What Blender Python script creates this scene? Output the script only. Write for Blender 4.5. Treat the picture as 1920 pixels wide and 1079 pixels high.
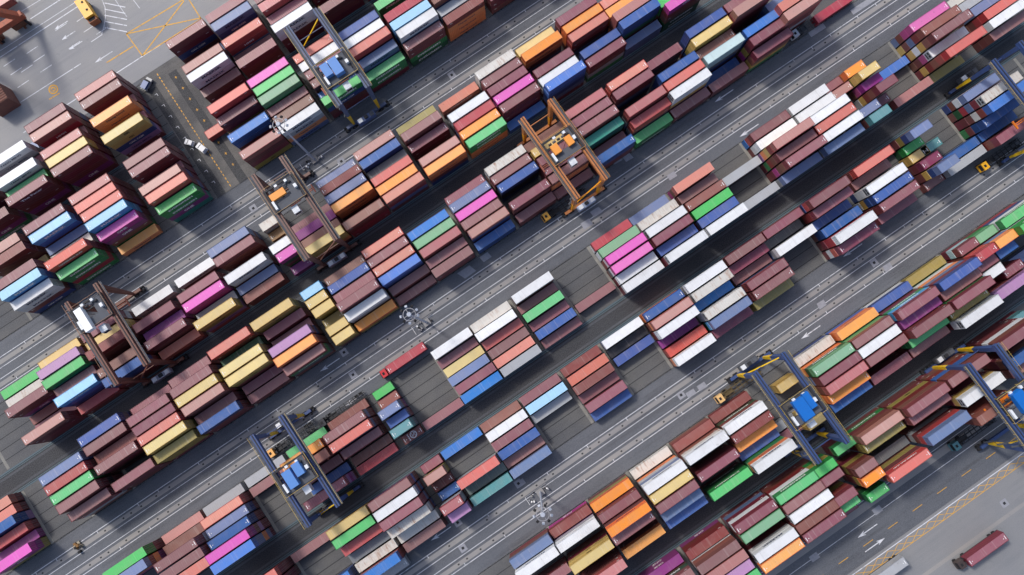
import bpy, math, random
import numpy as np
random.seed(7)
D=bpy.data; SC=bpy.context.scene
for o in list(D.objects): D.objects.remove(o)
R=math.radians
# ---------------------------------------------------------------- camera (solved from the photo)
CX,CY,F,NX,NY,YAW,H=960.,539.5,1468.126,987.025,690.0,0.601189,217.115
def _unit(v): return v/np.linalg.norm(v)
_d=_unit(np.array([NX-CX,NY-CY,F])); UP=-_d
_u=np.array([math.cos(YAW),-math.sin(YAW),0.]); UU=_unit(_u-_u.dot(UP)*UP)
VV=np.cross(UP,UU); VV=VV if VV[1]>0 else -VV
def G(x,y,z=0.):
    """a photo pixel to the point of the yard plane at height z: (u along the rows, v across them)"""
    r=np.array([x-CX,y-CY,F]); t=(z-H)/r.dot(UP); r=r*t
    return float(r.dot(UU)),float(r.dot(VV))
cd=D.cameras.new('camera'); cam=D.objects.new('camera',cd); SC.collection.objects.link(cam)
import mathutils
def row(i): return (UU[i],-VV[i],UP[i])
rx,ry,rz=row(0),row(1),row(2)
M=mathutils.Matrix(((rx[0],-ry[0],-rz[0],0),(rx[1],-ry[1],-rz[1],0),(rx[2],-ry[2],-rz[2],H),(0,0,0,1)))
cam.matrix_world=M
cd.sensor_width=36; cd.lens=F/1920*36; cd.clip_start=1; cd.clip_end=3000
SC.camera=cam
# ---------------------------------------------------------------- light
SUN_EL=R(50); sd=(0.37,-0.93)          # ground direction shadows fall (world x,y)
n_=math.hypot(*sd); sd=(sd[0]/n_,sd[1]/n_)
W=D.worlds.new('World'); SC.world=W; W.use_nodes=True
nt=W.node_tree; nt.nodes.clear()
sky=nt.nodes.new('ShaderNodeTexSky'); sky.sky_type='NISHITA'; sky.sun_disc=False
sky.sun_elevation=SUN_EL
to_sun=(-sd[0],-sd[1])
sky.sun_rotation=math.atan2(to_sun[0],to_sun[1])
sky.air_density=1.0; sky.dust_density=3.0
bg=nt.nodes.new('ShaderNodeBackground'); bg.inputs[1].default_value=0.15
wo=nt.nodes.new('ShaderNodeOutputWorld'); nt.links.new(sky.outputs[0],bg.inputs[0]); nt.links.new(bg.outputs[0],wo.inputs[0])
sl=D.lights.new('sun','SUN'); sl.energy=2.0; sl.angle=R(8); sl.color=(1,.95,.88)
so=D.objects.new('sun',sl); SC.collection.objects.link(so)
dvec=mathutils.Vector((sd[0]*math.cos(SUN_EL),sd[1]*math.cos(SUN_EL),-math.sin(SUN_EL)))
so.rotation_euler=dvec.to_track_quat('-Z','Y').to_euler()
so.location=(0,0,120)
SC.view_settings.view_transform='Standard'; SC.view_settings.look='None'
SC.view_settings.exposure=0.12; SC.view_settings.gamma=1; SC.view_settings.use_curve_mapping=False
# ---------------------------------------------------------------- helpers
def lin(c):
    c=c/255.; return c/12.92 if c<=.04045 else ((c+.055)/1.055)**2.4
def rgb(t,k=1.): return tuple(min(.95,lin(v)*k) for v in t)+(1,)
class MB:
    def __init__(s): s.v=[];s.f=[];s.m=[];s.mats=[]
    def mi(s,mat):
        if mat not in s.mats: s.mats.append(mat)
        return s.mats.index(mat)
    def add(s,vs,fs,mat):
        b=len(s.v); s.v+=vs; k=s.mi(mat)
        for f in fs: s.f.append(tuple(b+i for i in f)); s.m.append(k)
    def box(s,x0,x1,y0,y1,z0,z1,mat,top=None):
        b=len(s.v); s.v+=[(x0,y0,z0),(x1,y0,z0),(x1,y1,z0),(x0,y1,z0),(x0,y0,z1),(x1,y0,z1),(x1,y1,z1),(x0,y1,z1)]
        k=s.mi(mat); kt=s.mi(top) if top else k
        for f,q in (((0,3,2,1),k),((4,5,6,7),kt),((0,1,5,4),k),((1,2,6,5),k),((2,3,7,6),k),((3,0,4,7),k)):
            s.f.append(tuple(b+i for i in f)); s.m.append(q)
    def beam(s,a,b,w,h,mat,w2=None,h2=None):
        """a box-section beam from a to b; w across, h 'up'"""
        a=mathutils.Vector(a);b=mathutils.Vector(b);d=(b-a).normalized()
        up=mathutils.Vector((0,0,1)) if abs(d.z)<.95 else mathutils.Vector((1,0,0))
        r=d.cross(up).normalized();u=r.cross(d).normalized()
        w2=w if w2 is None else w2;h2=h if h2 is None else h2
        vs=[]
        for p,ww,hh in((a,w,h),(b,w2,h2)):
            for sx,sy in((-1,-1),(1,-1),(1,1),(-1,1)): vs.append(tuple(p+r*(sx*ww/2)+u*(sy*hh/2)))
        s.add(vs,[(0,1,2,3),(7,6,5,4),(0,4,5,1),(1,5,6,2),(2,6,7,3),(3,7,4,0)],mat)
    def cyl(s,a,b,r0,r1,mat,n=12):
        a=mathutils.Vector(a);b=mathutils.Vector(b);d=(b-a).normalized()
        up=mathutils.Vector((0,0,1)) if abs(d.z)<.95 else mathutils.Vector((1,0,0))
        p=d.cross(up).normalized();q=p.cross(d).normalized(); vs=[]
        for c,r in((a,r0),(b,r1)):
            for i in range(n):
                t=2*math.pi*i/n; vs.append(tuple(c+p*(math.cos(t)*r)+q*(math.sin(t)*r)))
        fs=[(i,(i+1)%n,n+(i+1)%n,n+i) for i in range(n)]+[tuple(range(n-1,-1,-1)),tuple(range(n,2*n))]
        s.add(vs,fs,mat)
    def mesh(s,name):
        me=D.meshes.new(name); me.from_pydata(s.v,[],s.f)
        for m in s.mats: me.materials.append(m)
        me.polygons.foreach_set('material_index',s.m); me.update(); return me
    def build(s,name,parent=None):
        o=D.objects.new(name,s.mesh(name)); SC.collection.objects.link(o)
        if parent: o.parent=parent
        return o
def tag(o,label=None,cat=None,group=None,kind=None):
    for k,v in (('label',label),('category',cat),('group',group),('kind',kind)):
        if v: o[k]=v
    return o
def empty(name,loc,rz=0.):
    o=D.objects.new(name,None); SC.collection.objects.link(o); o.location=loc; o.rotation_euler=(0,0,rz); o.empty_display_size=.5; return o
# ---------------------------------------------------------------- materials
def newmat(name):
    m=D.materials.new(name); m.use_nodes=True; nt=m.node_tree; b=nt.nodes['Principled BSDF']; return m,nt,b
def N(nt,t,**k):
    n=nt.nodes.new(t)
    for a,b in k.items():
        if a.startswith('i'): n.inputs[int(a[1:])].default_value=b
        else: setattr(n,a,b)
    return n
def mixc(nt,fac,a,b,bt='MIX'):
    n=nt.nodes.new('ShaderNodeMix'); n.data_type='RGBA'; n.blend_type=bt
    for s,v in((0,fac),(6,a),(7,b)):
        if hasattr(v,'is_output') or isinstance(v,bpy.types.NodeSocket): nt.links.new(v,n.inputs[s])
        else: n.inputs[s].default_value=v
    return n.outputs[2]
def math_(nt,op,a,b=0.,c=None,clamp=False):
    n=nt.nodes.new('ShaderNodeMath'); n.operation=op; n.use_clamp=clamp
    for i,v in enumerate((a,b,c)):
        if v is None: continue
        if isinstance(v,bpy.types.NodeSocket): nt.links.new(v,n.inputs[i])
        else: n.inputs[i].default_value=v
    return n.outputs[0]
def noise(nt,vec,scale,detail=3.,rough=.55):
    n=N(nt,'ShaderNodeTexNoise'); n.inputs['Scale'].default_value=scale; n.inputs['Detail'].default_value=detail; n.inputs['Roughness'].default_value=rough
    if vec is not None: nt.links.new(vec,n.inputs['Vector'])
    return n.outputs[0]
def mapv(nt,vec,scale):
    n=N(nt,'ShaderNodeMapping'); nt.links.new(vec,n.inputs[0]); n.inputs['Scale'].default_value=scale; return n.outputs[0]
def ramp(nt,fac,p0,p1):
    n=nt.nodes.new('ShaderNodeMapRange'); n.inputs[1].default_value=p0; n.inputs[2].default_value=p1
    nt.links.new(fac,n.inputs[0]); return n.outputs[0]
def plain(name,c,rough=.7,k=1.,metal=0.,dirt=.25):
    m,nt,b=newmat(name); g=N(nt,'ShaderNodeNewGeometry'); nz=noise(nt,g.outputs['Position'],1.3,4)
    f=ramp(nt,nz,.45,.75); f=math_(nt,'MULTIPLY',f,dirt)
    col=mixc(nt,f,rgb(c,k),rgb((70,62,58)))
    nt.links.new(col,b.inputs['Base Color']); b.inputs['Roughness'].default_value=rough; b.inputs['Metallic'].default_value=metal
    return m
# container colours: code -> (name, roof sRGB, wall sRGB, rust); paler roofs hold dust plus painted-in sky reflection
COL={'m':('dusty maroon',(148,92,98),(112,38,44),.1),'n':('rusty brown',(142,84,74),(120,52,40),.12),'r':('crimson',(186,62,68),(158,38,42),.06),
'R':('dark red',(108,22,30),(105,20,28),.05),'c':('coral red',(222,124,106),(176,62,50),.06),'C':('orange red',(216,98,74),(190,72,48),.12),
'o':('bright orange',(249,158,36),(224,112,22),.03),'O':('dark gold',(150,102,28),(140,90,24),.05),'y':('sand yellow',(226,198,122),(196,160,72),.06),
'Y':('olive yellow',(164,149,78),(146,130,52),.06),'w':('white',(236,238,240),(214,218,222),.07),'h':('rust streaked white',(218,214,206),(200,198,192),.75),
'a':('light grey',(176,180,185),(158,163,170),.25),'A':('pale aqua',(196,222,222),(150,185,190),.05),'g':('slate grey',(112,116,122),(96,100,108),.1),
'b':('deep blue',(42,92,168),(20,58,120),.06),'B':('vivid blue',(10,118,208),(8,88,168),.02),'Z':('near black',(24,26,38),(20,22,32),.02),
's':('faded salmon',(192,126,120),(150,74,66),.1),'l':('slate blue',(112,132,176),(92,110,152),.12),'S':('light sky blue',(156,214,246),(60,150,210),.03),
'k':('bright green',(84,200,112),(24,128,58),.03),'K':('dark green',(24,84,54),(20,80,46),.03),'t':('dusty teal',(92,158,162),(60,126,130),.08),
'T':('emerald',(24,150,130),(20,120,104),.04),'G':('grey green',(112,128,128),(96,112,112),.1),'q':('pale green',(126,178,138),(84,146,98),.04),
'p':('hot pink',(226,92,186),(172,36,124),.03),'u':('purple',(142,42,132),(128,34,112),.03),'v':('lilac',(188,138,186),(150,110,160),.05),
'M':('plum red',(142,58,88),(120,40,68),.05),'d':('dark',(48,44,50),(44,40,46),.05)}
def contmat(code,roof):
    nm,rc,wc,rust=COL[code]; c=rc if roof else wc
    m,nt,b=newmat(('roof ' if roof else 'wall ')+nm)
    geo=N(nt,'ShaderNodeNewGeometry'); P=geo.outputs['Position']
    oi=N(nt,'ShaderNodeObjectInfo'); at=N(nt,'ShaderNodeAttribute'); at.attribute_name='var'
    rnd=math_(nt,'FRACT',math_(nt,'ADD',oi.outputs['Random'],at.outputs['Fac']))
    hsv=N(nt,'ShaderNodeHueSaturation'); hsv.inputs['Color'].default_value=rgb(c,.92)
    rn2=math_(nt,'FRACT',math_(nt,'MULTIPLY',rnd,7.31))
    wide=1.0 if code in 'mnsg' else .55
    nt.links.new(math_(nt,'MULTIPLY_ADD',rnd,.034*wide,.5-.017*wide),hsv.inputs['Hue'])
    nt.links.new(math_(nt,'MULTIPLY_ADD',rn2,.34*wide,1-.17*wide),hsv.inputs['Value'])
    nt.links.new(math_(nt,'MULTIPLY_ADD',rnd,-.25*wide,.94+.08*wide),hsv.inputs['Saturation'])
    # shift each container's dirt so that no two repeat
    off=N(nt,'ShaderNodeCombineXYZ'); nt.links.new(math_(nt,'MULTIPLY',rnd,90.),off.inputs[0]); nt.links.new(math_(nt,'MULTIPLY',rn2,70.),off.inputs[1])
    va=N(nt,'ShaderNodeVectorMath'); va.operation='ADD'; nt.links.new(P,va.inputs[0]); nt.links.new(off.outputs[0],va.inputs[1]); V=va.outputs[0]
    big=ramp(nt,noise(nt,V,.35,5,.6),.42,.68)
    col=mixc(nt,math_(nt,'MULTIPLY',big,.16),hsv.outputs[0],rgb((150,140,132)) if roof else rgb((60,50,48)))
    blot=ramp(nt,noise(nt,V,1.1,5,.65),.62,.74)
    col=mixc(nt,math_(nt,'MULTIPLY',blot,.35),col,rgb((70,58,52)))
    if rust>0:
        st=ramp(nt,noise(nt,mapv(nt,V,(1.6,.25,.25)),1.,5,.7),.66-.22*rust,.82-.2*rust)
        pat=ramp(nt,noise(nt,V,.25,3,.6),.58-.25*rust,.72-.2*rust)
        f=math_(nt,'MULTIPLY',math_(nt,'MULTIPLY',st,pat),.75)
        col=mixc(nt,f,col,rgb((150,98,58)))
    if roof:   # sheet joints across the roof
        jt=ramp(nt,noise(nt,mapv(nt,V,(2.6,.04,.04)),1.,2,.5),.60,.70)
        col=mixc(nt,math_(nt,'MULTIPLY',jt,.14),col,rgb((215,205,200)) if code not in 'whaAS' else rgb((120,120,122)))
    nt.links.new(col,b.inputs['Base Color'])
    b.inputs['Roughness'].default_value=.42 if roof else .5
    sep=N(nt,'ShaderNodeSeparateXYZ'); nt.links.new(P,sep.inputs[0])
    xs=sep.outputs[0] if roof else math_(nt,'ADD',sep.outputs[0],sep.outputs[1])
    wv=math_(nt,'SINE',math_(nt,'MULTIPLY',xs,2*math.pi/.56))
    bp=N(nt,'ShaderNodeBump'); bp.inputs['Strength'].default_value=.35; bp.inputs['Distance'].default_value=.03 if roof else .06
    nt.links.new(wv,bp.inputs['Height']); nt.links.new(bp.outputs[0],b.inputs['Normal'])
    return m
_cm={}
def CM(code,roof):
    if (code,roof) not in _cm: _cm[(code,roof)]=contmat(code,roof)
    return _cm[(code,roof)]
MARK=plain('white paint marks',(235,235,235),.6,dirt=.0)
GASK=plain('black rubber',(26,26,30),.8)
STEEL=plain('galvanised lock bars',(150,150,155),.45)
# ---------------------------------------------------------------- ground
def ground_mat(name,base,alt,streak=.3,patch=.35,sc=.05,dark=(52,54,60)):
    m,nt,b=newmat(name); g=N(nt,'ShaderNodeNewGeometry'); P=g.outputs['Position']
    f1=ramp(nt,noise(nt,P,sc,6,.6),.38,.64)
    col=mixc(nt,math_(nt,'MULTIPLY',f1,patch),rgb(base),rgb(alt))
    st=ramp(nt,noise(nt,mapv(nt,P,(.018,.75,.5)),1.,5,.6),.45,.66)
    st2=ramp(nt,noise(nt,P,.09,4,.6),.35,.6)
    col=mixc(nt,math_(nt,'MULTIPLY',math_(nt,'MULTIPLY',st,st2),streak),col,rgb(dark))
    sp=ramp(nt,noise(nt,P,.55,5,.7),.60,.70)
    col=mixc(nt,math_(nt,'MULTIPLY',sp,.28),col,rgb(dark))
    gr=noise(nt,P,4.,3,.7)
    col=mixc(nt,.25,col,mixc(nt,ramp(nt,gr,.3,.7),rgb(dark),rgb((170,170,172))),'MIX') if False else col
    cr=ramp(nt,gr,.35,.65); col=mixc(nt,math_(nt,'MULTIPLY_ADD',cr,.12,0.),col,rgb((190,190,192)))
    nt.links.new(col,b.inputs['Base Color']); b.inputs['Roughness'].default_value=.82
    bp=N(nt,'ShaderNodeBump'); bp.inputs['Strength'].default_value=.25; bp.inputs['Distance'].default_value=.05; nt.links.new(gr,bp.inputs['Height']); nt.links.new(bp.outputs[0],b.inputs['Normal'])
    return m
ASPH=ground_mat('yard asphalt',(82,86,94),(102,105,111),.6,.5)
APRON=ground_mat('quay apron paving',(138,139,142),(156,154,150),.25,.6,.035,(104,108,116))
LANE=ground_mat('dark lane asphalt',(30,33,39),(44,46,51),.5,.5,.07,(24,26,32))
SLAB=ground_mat('stack slab concrete',(72,74,78),(98,97,94),.35,.8,.06,(44,46,50))
CONC=ground_mat('runway concrete',(134,133,134),(156,152,146),.25,.6,.06,(104,104,108))
BAND=ground_mat('lane runway concrete',(58,62,69),(78,81,86),.4,.6,.1,(44,48,56))
def worn(name,c,wear=.45):
    m,nt,b=newmat(name); g=N(nt,'ShaderNodeNewGeometry')
    f=ramp(nt,noise(nt,g.outputs['Position'],.8,5,.7),.52,.62)
    nt.links.new(mixc(nt,math_(nt,'MULTIPLY',f,wear),rgb(c),rgb((100,102,106))),b.inputs['Base Color']); b.inputs['Roughness'].default_value=.7
    return m
WLINE=worn('white road paint',(214,216,222),.5); YLINE=worn('yellow road paint',(224,168,52),.5)
TEAL=plain('painted teal kerb',(84,112,122),.6); DSEAM=plain('dark slab joint',(40,42,46),.9); PATCH=plain('pale concrete patch',(150,152,160),.85)
LSTRIP=ground_mat('bay end beam concrete',(112,112,108),(144,142,134),.3,.8,.3,(66,66,66))
gb=MB(); gb.add([(-900,900,-.05),(-900,-900,-.05),(900,-900,-.05),(900,900,-.05)],[(0,1,2,3)],ASPH)
tag(gb.build('ground'),kind='structure')
def strip(mb,u0,u1,v0,v1,z,mat): mb.add([(u0,-v1,z),(u1,-v1,z),(u1,-v0,z),(u0,-v0,z)],[(0,1,2,3)],mat)
def quad(mb,pts,z,mat):
    P=[G(*p) for p in pts]; vs=[(u,-v,z) for u,v in P]
    a=sum(vs[i][0]*vs[(i+1)%len(vs)][1]-vs[(i+1)%len(vs)][0]*vs[i][1] for i in range(len(vs)))
    if a<0: vs=vs[::-1]
    mb.add(vs,[tuple(range(len(vs)))],mat)
def line(mb,p,q,w,z,mat,world=False):
    (a,b),(c,d)=(p,q) if world else (G(*p),G(*q))
    L=math.hypot(c-a,d-b); nx,ny=-(d-b)/L*w/2,(c-a)/L*w/2
    vs=[(a+nx,-(b+ny),z),(c+nx,-(d+ny),z),(c-nx,-(d-ny),z),(a-nx,-(b-ny),z)]
    ar=sum(vs[i][0]*vs[(i+1)%4][1]-vs[(i+1)%4][0]*vs[i][1] for i in range(4))
    mb.add(vs if ar>0 else vs[::-1],[(0,1,2,3)],mat)
PIT,OFF=2.8612,4.6782
CL={'A':-109.65,'B':-53.75,'D':2.23,'F':58.83}
BL={'A1':('A',-1),'A2':('A',1),'B':('B',-1),'C':('B',1),'D':('D',-1),'E':('D',1),'F':('F',-1),'G':('F',1)}
def rowv(b,r):
    c,s=BL[b]; c=CL[c]; return c-(OFF+PIT*(6-r)) if s<0 else c+OFF+PIT*(r-1)
U0,U1=-330,330
apr=MB(); strip(apr,U0,U1,-420,-131.5,.0,APRON); strip(apr,U0,U1,93.5,420,.0,ground_mat('outer yard paving',(122,124,128),(140,139,138),.25,.6,.04,(92,96,104)))
tag(apr.build('paved_apron'),kind='structure')
slab=MB(); seams=MB(); lane=MB(); roads=MB(); marks=MB()
GRID=[-140,-127,-114,-100.5,-87.4,-74.2,-60.5,-47.2,-35.8,-25.8,-13.1,-.3,13.3,26.7,39.6,52.7,66.3,79,92,105,118,131.2,144,157.5,170]
for k,c in CL.items():
    strip(lane,U0,U1,c-3.3,c+3.3,.0,LANE)
    for s in(-1,1):
        strip(lane,U0,U1,c+s*1.95-.28,c+s*1.95+.28,.012,BAND); strip(lane,U0,U1,c+s*3.2-.11,c+s*3.2+.11,.03,TEAL)
        strip(lane,U0,U1,c+s*2.75-.07,c+s*2.75+.07,.012,TEAL)
        a,b=sorted((c+s*3.5,c+s*20.6)); strip(slab,U0,U1,a,b,.0,SLAB)
        for i in range(7):
            v=c+s*(OFF-PIT/2+PIT*i); strip(seams,U0,U1,v-.09,v+.09,.012,DSEAM)
        for g0,g1 in zip(GRID[:-1],GRID[1:]):
            if g1-g0<11.5: continue
            m_=(g0+g1)/2
            strip(seams,m_-.42,m_+.42,a+.2,b-.2,.02,LSTRIP)
        vb=c+s*20.45; u=U0                                   # broken white edge line
        while u<U1:
            L=random.uniform(1.5,9); strip(marks,u,u+L,vb-.06,vb+.06,.012,WLINE); u+=L+random.choice((.4,.7,2.4))
tag(slab.build('stack_slab_pavement'),kind='structure'); tag(seams.build('slab_joint_pavement'),kind='structure'); tag(lane.build('dark_lane_road'),kind='structure')
def road(m,drop=()):
    for s in(-1,1):
        strip(roads,U0,U1,m+s*2.72-.62,m+s*2.72+.62,.0,CONC)
        strip(marks,U0,U1,m+s*1.3-.08,m+s*1.3+.08,.012,WLINE)
        strip(marks,U0,U1,m+s*3.95-.09,m+s*3.95+.09,.012,WLINE)
        u=-200.
        rr=random.Random(int(m*10)+s)
        while u<220:
            strip(marks,u,u+.16,*sorted((m+s*3.95,m+s*(3.95-.75))),.02,WLINE); u+=rr.choice((6.5,6.5,9.6,13.1,13.1))
        u=-200.
        while u<220:                                          # storm drains and stains along the runway
            strip(roads,u,u+.5,m+s*2.72-.2,m+s*2.72+.2,.015,DSEAM) if rr.random()<.6 else None; u+=rr.uniform(2.4,6)
for m in(-81.3,-25.5,30.5): road(m)
# southern road beside the last block
strip(roads,U0,U1,80.9,82.9,.0,CONC); strip(marks,U0,U1,80.3,80.42,.012,WLINE); strip(marks,U0,U1,84.9,85.05,.012,WLINE); strip(marks,U0,U1,86.2,86.28,.012,WLINE) if False else None
u=-100
while u<200: strip(marks,u,u+3.2,89.9,90.05,.012,YLINE); u+=8.2
strip(marks,U0,U1,94.2,94.42,.012,WLINE)
u=-60.
while u<160:
    for (a,b),(c_,d_) in (((u,94.6),(u+3.4,96.4)),((u+3.4,94.6),(u,96.4))): line(marks,(a,b),(c_,d_),.13,.016+.004*(a>c_) ,YLINE,True)
    u+=3.4
strip(marks,U0,U1,96.4,96.55,.024,YLINE)
strip(roads,U0,U1,104.5,105.5,.01,CONC)
# quay side lines (top left)
for p,q,w in (((0,216.9),(151.3,120),.25),((43.8,249.4),(300,85),.28),((0,108.1),(146,12.5),.28),((0,96),(148,0.5),.18),((30,28),(76,0),.18),((57,36),(116,-2),.28)):
    line(marks,p,q,w,.02,WLINE)
for x,y in ((104,51),(117,68),(129,85),(144,34),(157,54),(171,72),(50,94),(63,110),(7,118),(20,134),(40,129),(76,129),(33,158),(181,58)):
    line(marks,(x,y+7),(x+21,y-7),.22,.02,WLINE)
def arrow(x,y,s=1.,mat=WLINE,L=9.):
    """a lane arrow painted along the rows, tip at pixel (x,y); s=1 points to lower left"""
    u,v=G(x,y); d=1 if s>0 else -1
    vs=[(u,v),(u+d*L*.38,v-.62),(u+d*L*.3,v-.14),(u+d*L,v-.12),(u+d*L,v+.12),(u+d*L*.3,v+.14),(u+d*L*.38,v+.62)]
    P=[(a,-b,.022) for a,b in vs]
    ar=sum(P[i][0]*P[(i+1)%7][1]-P[(i+1)%7][0]*P[i][1] for i in range(7))
    marks.add(P if ar>0 else P[::-1],[tuple(range(7))],mat)
for x,y,s,L in ((102,56,1,4.6),(116,75,1,4.6),(129,94,1,4.6),(178,118,1,6),(600,697,1,6.5),(645,763,1,6.5),(1340,192,1,6.5),(1387,257,1,6.5),(1581,482,1,6.5),(1502,636,1,6.5),(808,1014,1,6.5),(1608,1009,1,6.5),(1659,1009,-1,6.5),(1478,1007,1,3)):
    arrow(x,y,s,L=L)
for p,q in (((237,64),(347,-2)),((237,64),(267,105)),((267,105),(377,36)),((377,36),(352,-4)),((237,64),(377,34)),((267,105),(345,2)),((200,118),(250,87)),((92,187),(112,175))):
    line(marks,p,q,.3,.026,YLINE)
for i in range(5): line(marks,(196,6+11.5*i),(238-3*(i<2),14+11.5*i),.28,.02,WLINE)
prev=None
for p in ((190,-4),(197,14),(198,32),(195,50),(191,64)):
    if prev: line(marks,prev,p,.2,.026,WLINE)
    prev=p
line(marks,(216,0),(238,32),.16,.03,WLINE); line(marks,(250,0),(262,16),.16,.03,WLINE)
def ring(cx,cy,r,mat,w=.35):
    u,v=G(cx,cy); n=20; vs=[];fs=[]
    for i in range(n):
        t=2*math.pi*i/n
        for rr in(r-w/2,r+w/2): vs.append((u+rr*math.cos(t),-v+rr*math.sin(t),.022))
    for i in range(n): j=(i+1)%n; fs.append((2*i,2*i+1,2*j+1,2*j))
    marks.add(vs,fs,mat)
ring(100,168,1.25,YLINE,.4); ring(100,168,.55,YLINE,.35)
# concrete repairs, pits and painted bays seen on the tarmac
for pts in (((950,340+0),(965,333),(975,345),(960,353)),((1106,398),(1122,388),(1131,397),(1114,408)),((1088,420),(1104,410),(1112,420),(1096,431)),((1145,300),(1160,292),(1168,300),(1152,309)),((1166,262+33),(1180,287),(1188,296),(1174,304)),
  ((857,513),(880,498),(893,508),(872,523)),((899,483),(914,473),(922,482),(907,492)),((1285,738),(1300,729),(1306,738),(1291,747)),((1306,725),(1320,716),(1327,725),(1312,734)),((1531,570),(1544,562),(1550,572),(1537,581)),((1655,500),(1668,492),(1674,502),(1661,511)),
  ((1634,957),(1648,947),(1656,957),(1642,967)),((1516,1045),(1530,1035),(1538,1045),(1524,1055)),((968,905),(980,897),(986,906),(974,915)),((1250,340-10),(1264,321),(1270,330),(1256,339))):
    quad(roads,pts,.03,PATCH)
for x,y in ((645,661),(847,141),(1277,741),(1639,493),(858,980),(868,1028),(972,907),(475,391),(640,303),(662,703),(1883,944)):
    u,v=G(x,y); strip(roads,u-1,u+1,v-1,v+1,.035,PATCH); strip(roads,u-.35,u+.35,v-.35,v+.35,.05,DSEAM)
for a,b in (((1240,150),(1300,112)),((1340,165),(1395,128)),((1420,115),(1445,99)),((1470,70),(1500,50)),((1518,66),(1546,48)),((1597,24),(1640,-4))):
    line(roads,a,b,1.6,.03,PATCH)
tag(roads.build('concrete_runway_road'),kind='structure'); tag(marks.build('road_marking_road'),kind='structure')
# the cross road between the quay stacks
xr=MB(); a,_=G(330,250); DK=ground_mat('cross road dark asphalt',(36,38,43),(52,54,57),.4,.6,.08,(30,32,36)); MID=ground_mat('cross road worn concrete',(66,66,68),(108,105,101),.6,.8,.07,(60,60,62))
UX0,UX1=-45.6,-32.6
strip(xr,UX0,UX1,-131.4,-88.9,.045,MID); strip(xr,UX0+.3,UX0+3.0,-127,-88.9,.06,DK); strip(xr,UX1-5.3,UX1-2.6,-128,-88.9,.06,DK)
v=-130.
while v<-90:
    strip(xr,-40.6,-40.35,v,v+.7,.06,YLINE); v+=1.2
v=-126
while v<-91:
    strip(xr,UX1-4.3,UX1-3.6,v,v+.14,.075,YLINE); strip(xr,UX1-4.02,UX1-3.88,v-.35,v+.49,.09,YLINE)
    strip(xr,UX0+1.2,UX0+2.0,v+1,v+1.14,.075,WLINE); strip(xr,UX0+1.86,UX0+2.0,v+1.14,v+1.8,.075,WLINE); v+=3.9
tag(xr.build('cross_road'),kind='structure')
# ---------------------------------------------------------------- containers
T=2.7496; HC=2.70; WD=2.44
def container_meshes(code,L,kind):
    """kind: 0 plain, 1 with white roof dashes, 2 refrigerated (cooling unit on the -x end)"""
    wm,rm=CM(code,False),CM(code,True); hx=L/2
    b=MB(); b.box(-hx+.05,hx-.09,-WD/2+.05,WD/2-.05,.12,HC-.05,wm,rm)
    if kind==1:
        for s in(-1,1):
            x=s*(hx-.42); b.add([(x-.08,-.62,HC-.035),(x+.08,-.62,HC-.035),(x+.08,.38,HC-.035),(x-.08,.38,HC-.035)],[(0,1,2,3)],MARK)
            x=s*(hx-1.0); b.add([(x-.1,-.3,HC-.035),(x+.1,-.3,HC-.035),(x+.1,-.1,HC-.035),(x-.1,-.1,HC-.035)],[(0,1,2,3)],MARK)
    f=MB()
    for sx in(-1,1):
        for sy in(-1,1):
            x,y=sx*(hx-.075),sy*(WD/2-.075); f.box(x-.075,x+.075,y-.075,y+.075,0,HC,wm)
            for z0,z1 in((HC-.1,HC+.03),(-.005,.12)): f.box(x-.09,x+.09,y-.09,y+.09,z0,z1,wm)
    for sy in(-1,1):
        y=sy*(WD/2-.05)
        for z0,z1 in((HC-.11,HC-.01),(.02,.18)): f.box(-hx+.16,hx-.16,y-.05,y+.05,z0,z1,wm)
    for sx in(-1,1):
        x=sx*(hx-.05)
        for z0,z1 in((HC-.13,HC-.01),(.02,.18)): f.box(x-.05,x+.05,-WD/2+.16,WD/2-.16,z0,z1,wm)
    d=[]
    for sy in(-1,1):
        q=MB(); y0,y1=sorted((sy*.03,sy*(WD/2-.16))); q.box(hx-.088,hx-.04,y0,y1,.19,HC-.14,wm)
        for yy in(sy*.35,sy*.8): q.box(hx-.038,hx-.008,yy-.03,yy+.03,.2,HC-.16,STEEL)
        q.box(hx-.036,hx-.012,sy*.2-.05,sy*.2+.25,1.1,1.18,STEEL); d.append(q)
    unit=None
    if kind==2:
        unit=MB(); unit.box(-hx-.0,-hx+.045,-WD/2+.17,WD/2-.17,.2,HC-.15,CM('a',False))
        for y0,y1,z0,z1 in((-.8,-.1,1.5,2.2),(.1,.8,1.5,2.2),(-.8,.8,.5,1.0)): unit.box(-hx-.02,-hx-.002,y0,y1,z0,z1,GASK)
    out=[('body',b.mesh('body')),('frame',f.mesh('frame'))]+[('door',q.mesh('door')) for q in d]
    if unit: out.append(('cooling_unit',unit.mesh('cooling_unit')))
    return out
_cache={}
def cmeshes(code,L,kind):
    k=(code,L,kind)
    if k not in _cache: _cache[k]=container_meshes(*k)
    return _cache[k]
TXM={'w':MARK,'n':plain('navy lettering',(28,44,84),.6,dirt=0),'k':plain('black lettering',(24,24,26),.6,dirt=0),'s':plain('sky blue emblem',(120,190,225),.6,dirt=0)}
_words={}
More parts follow.
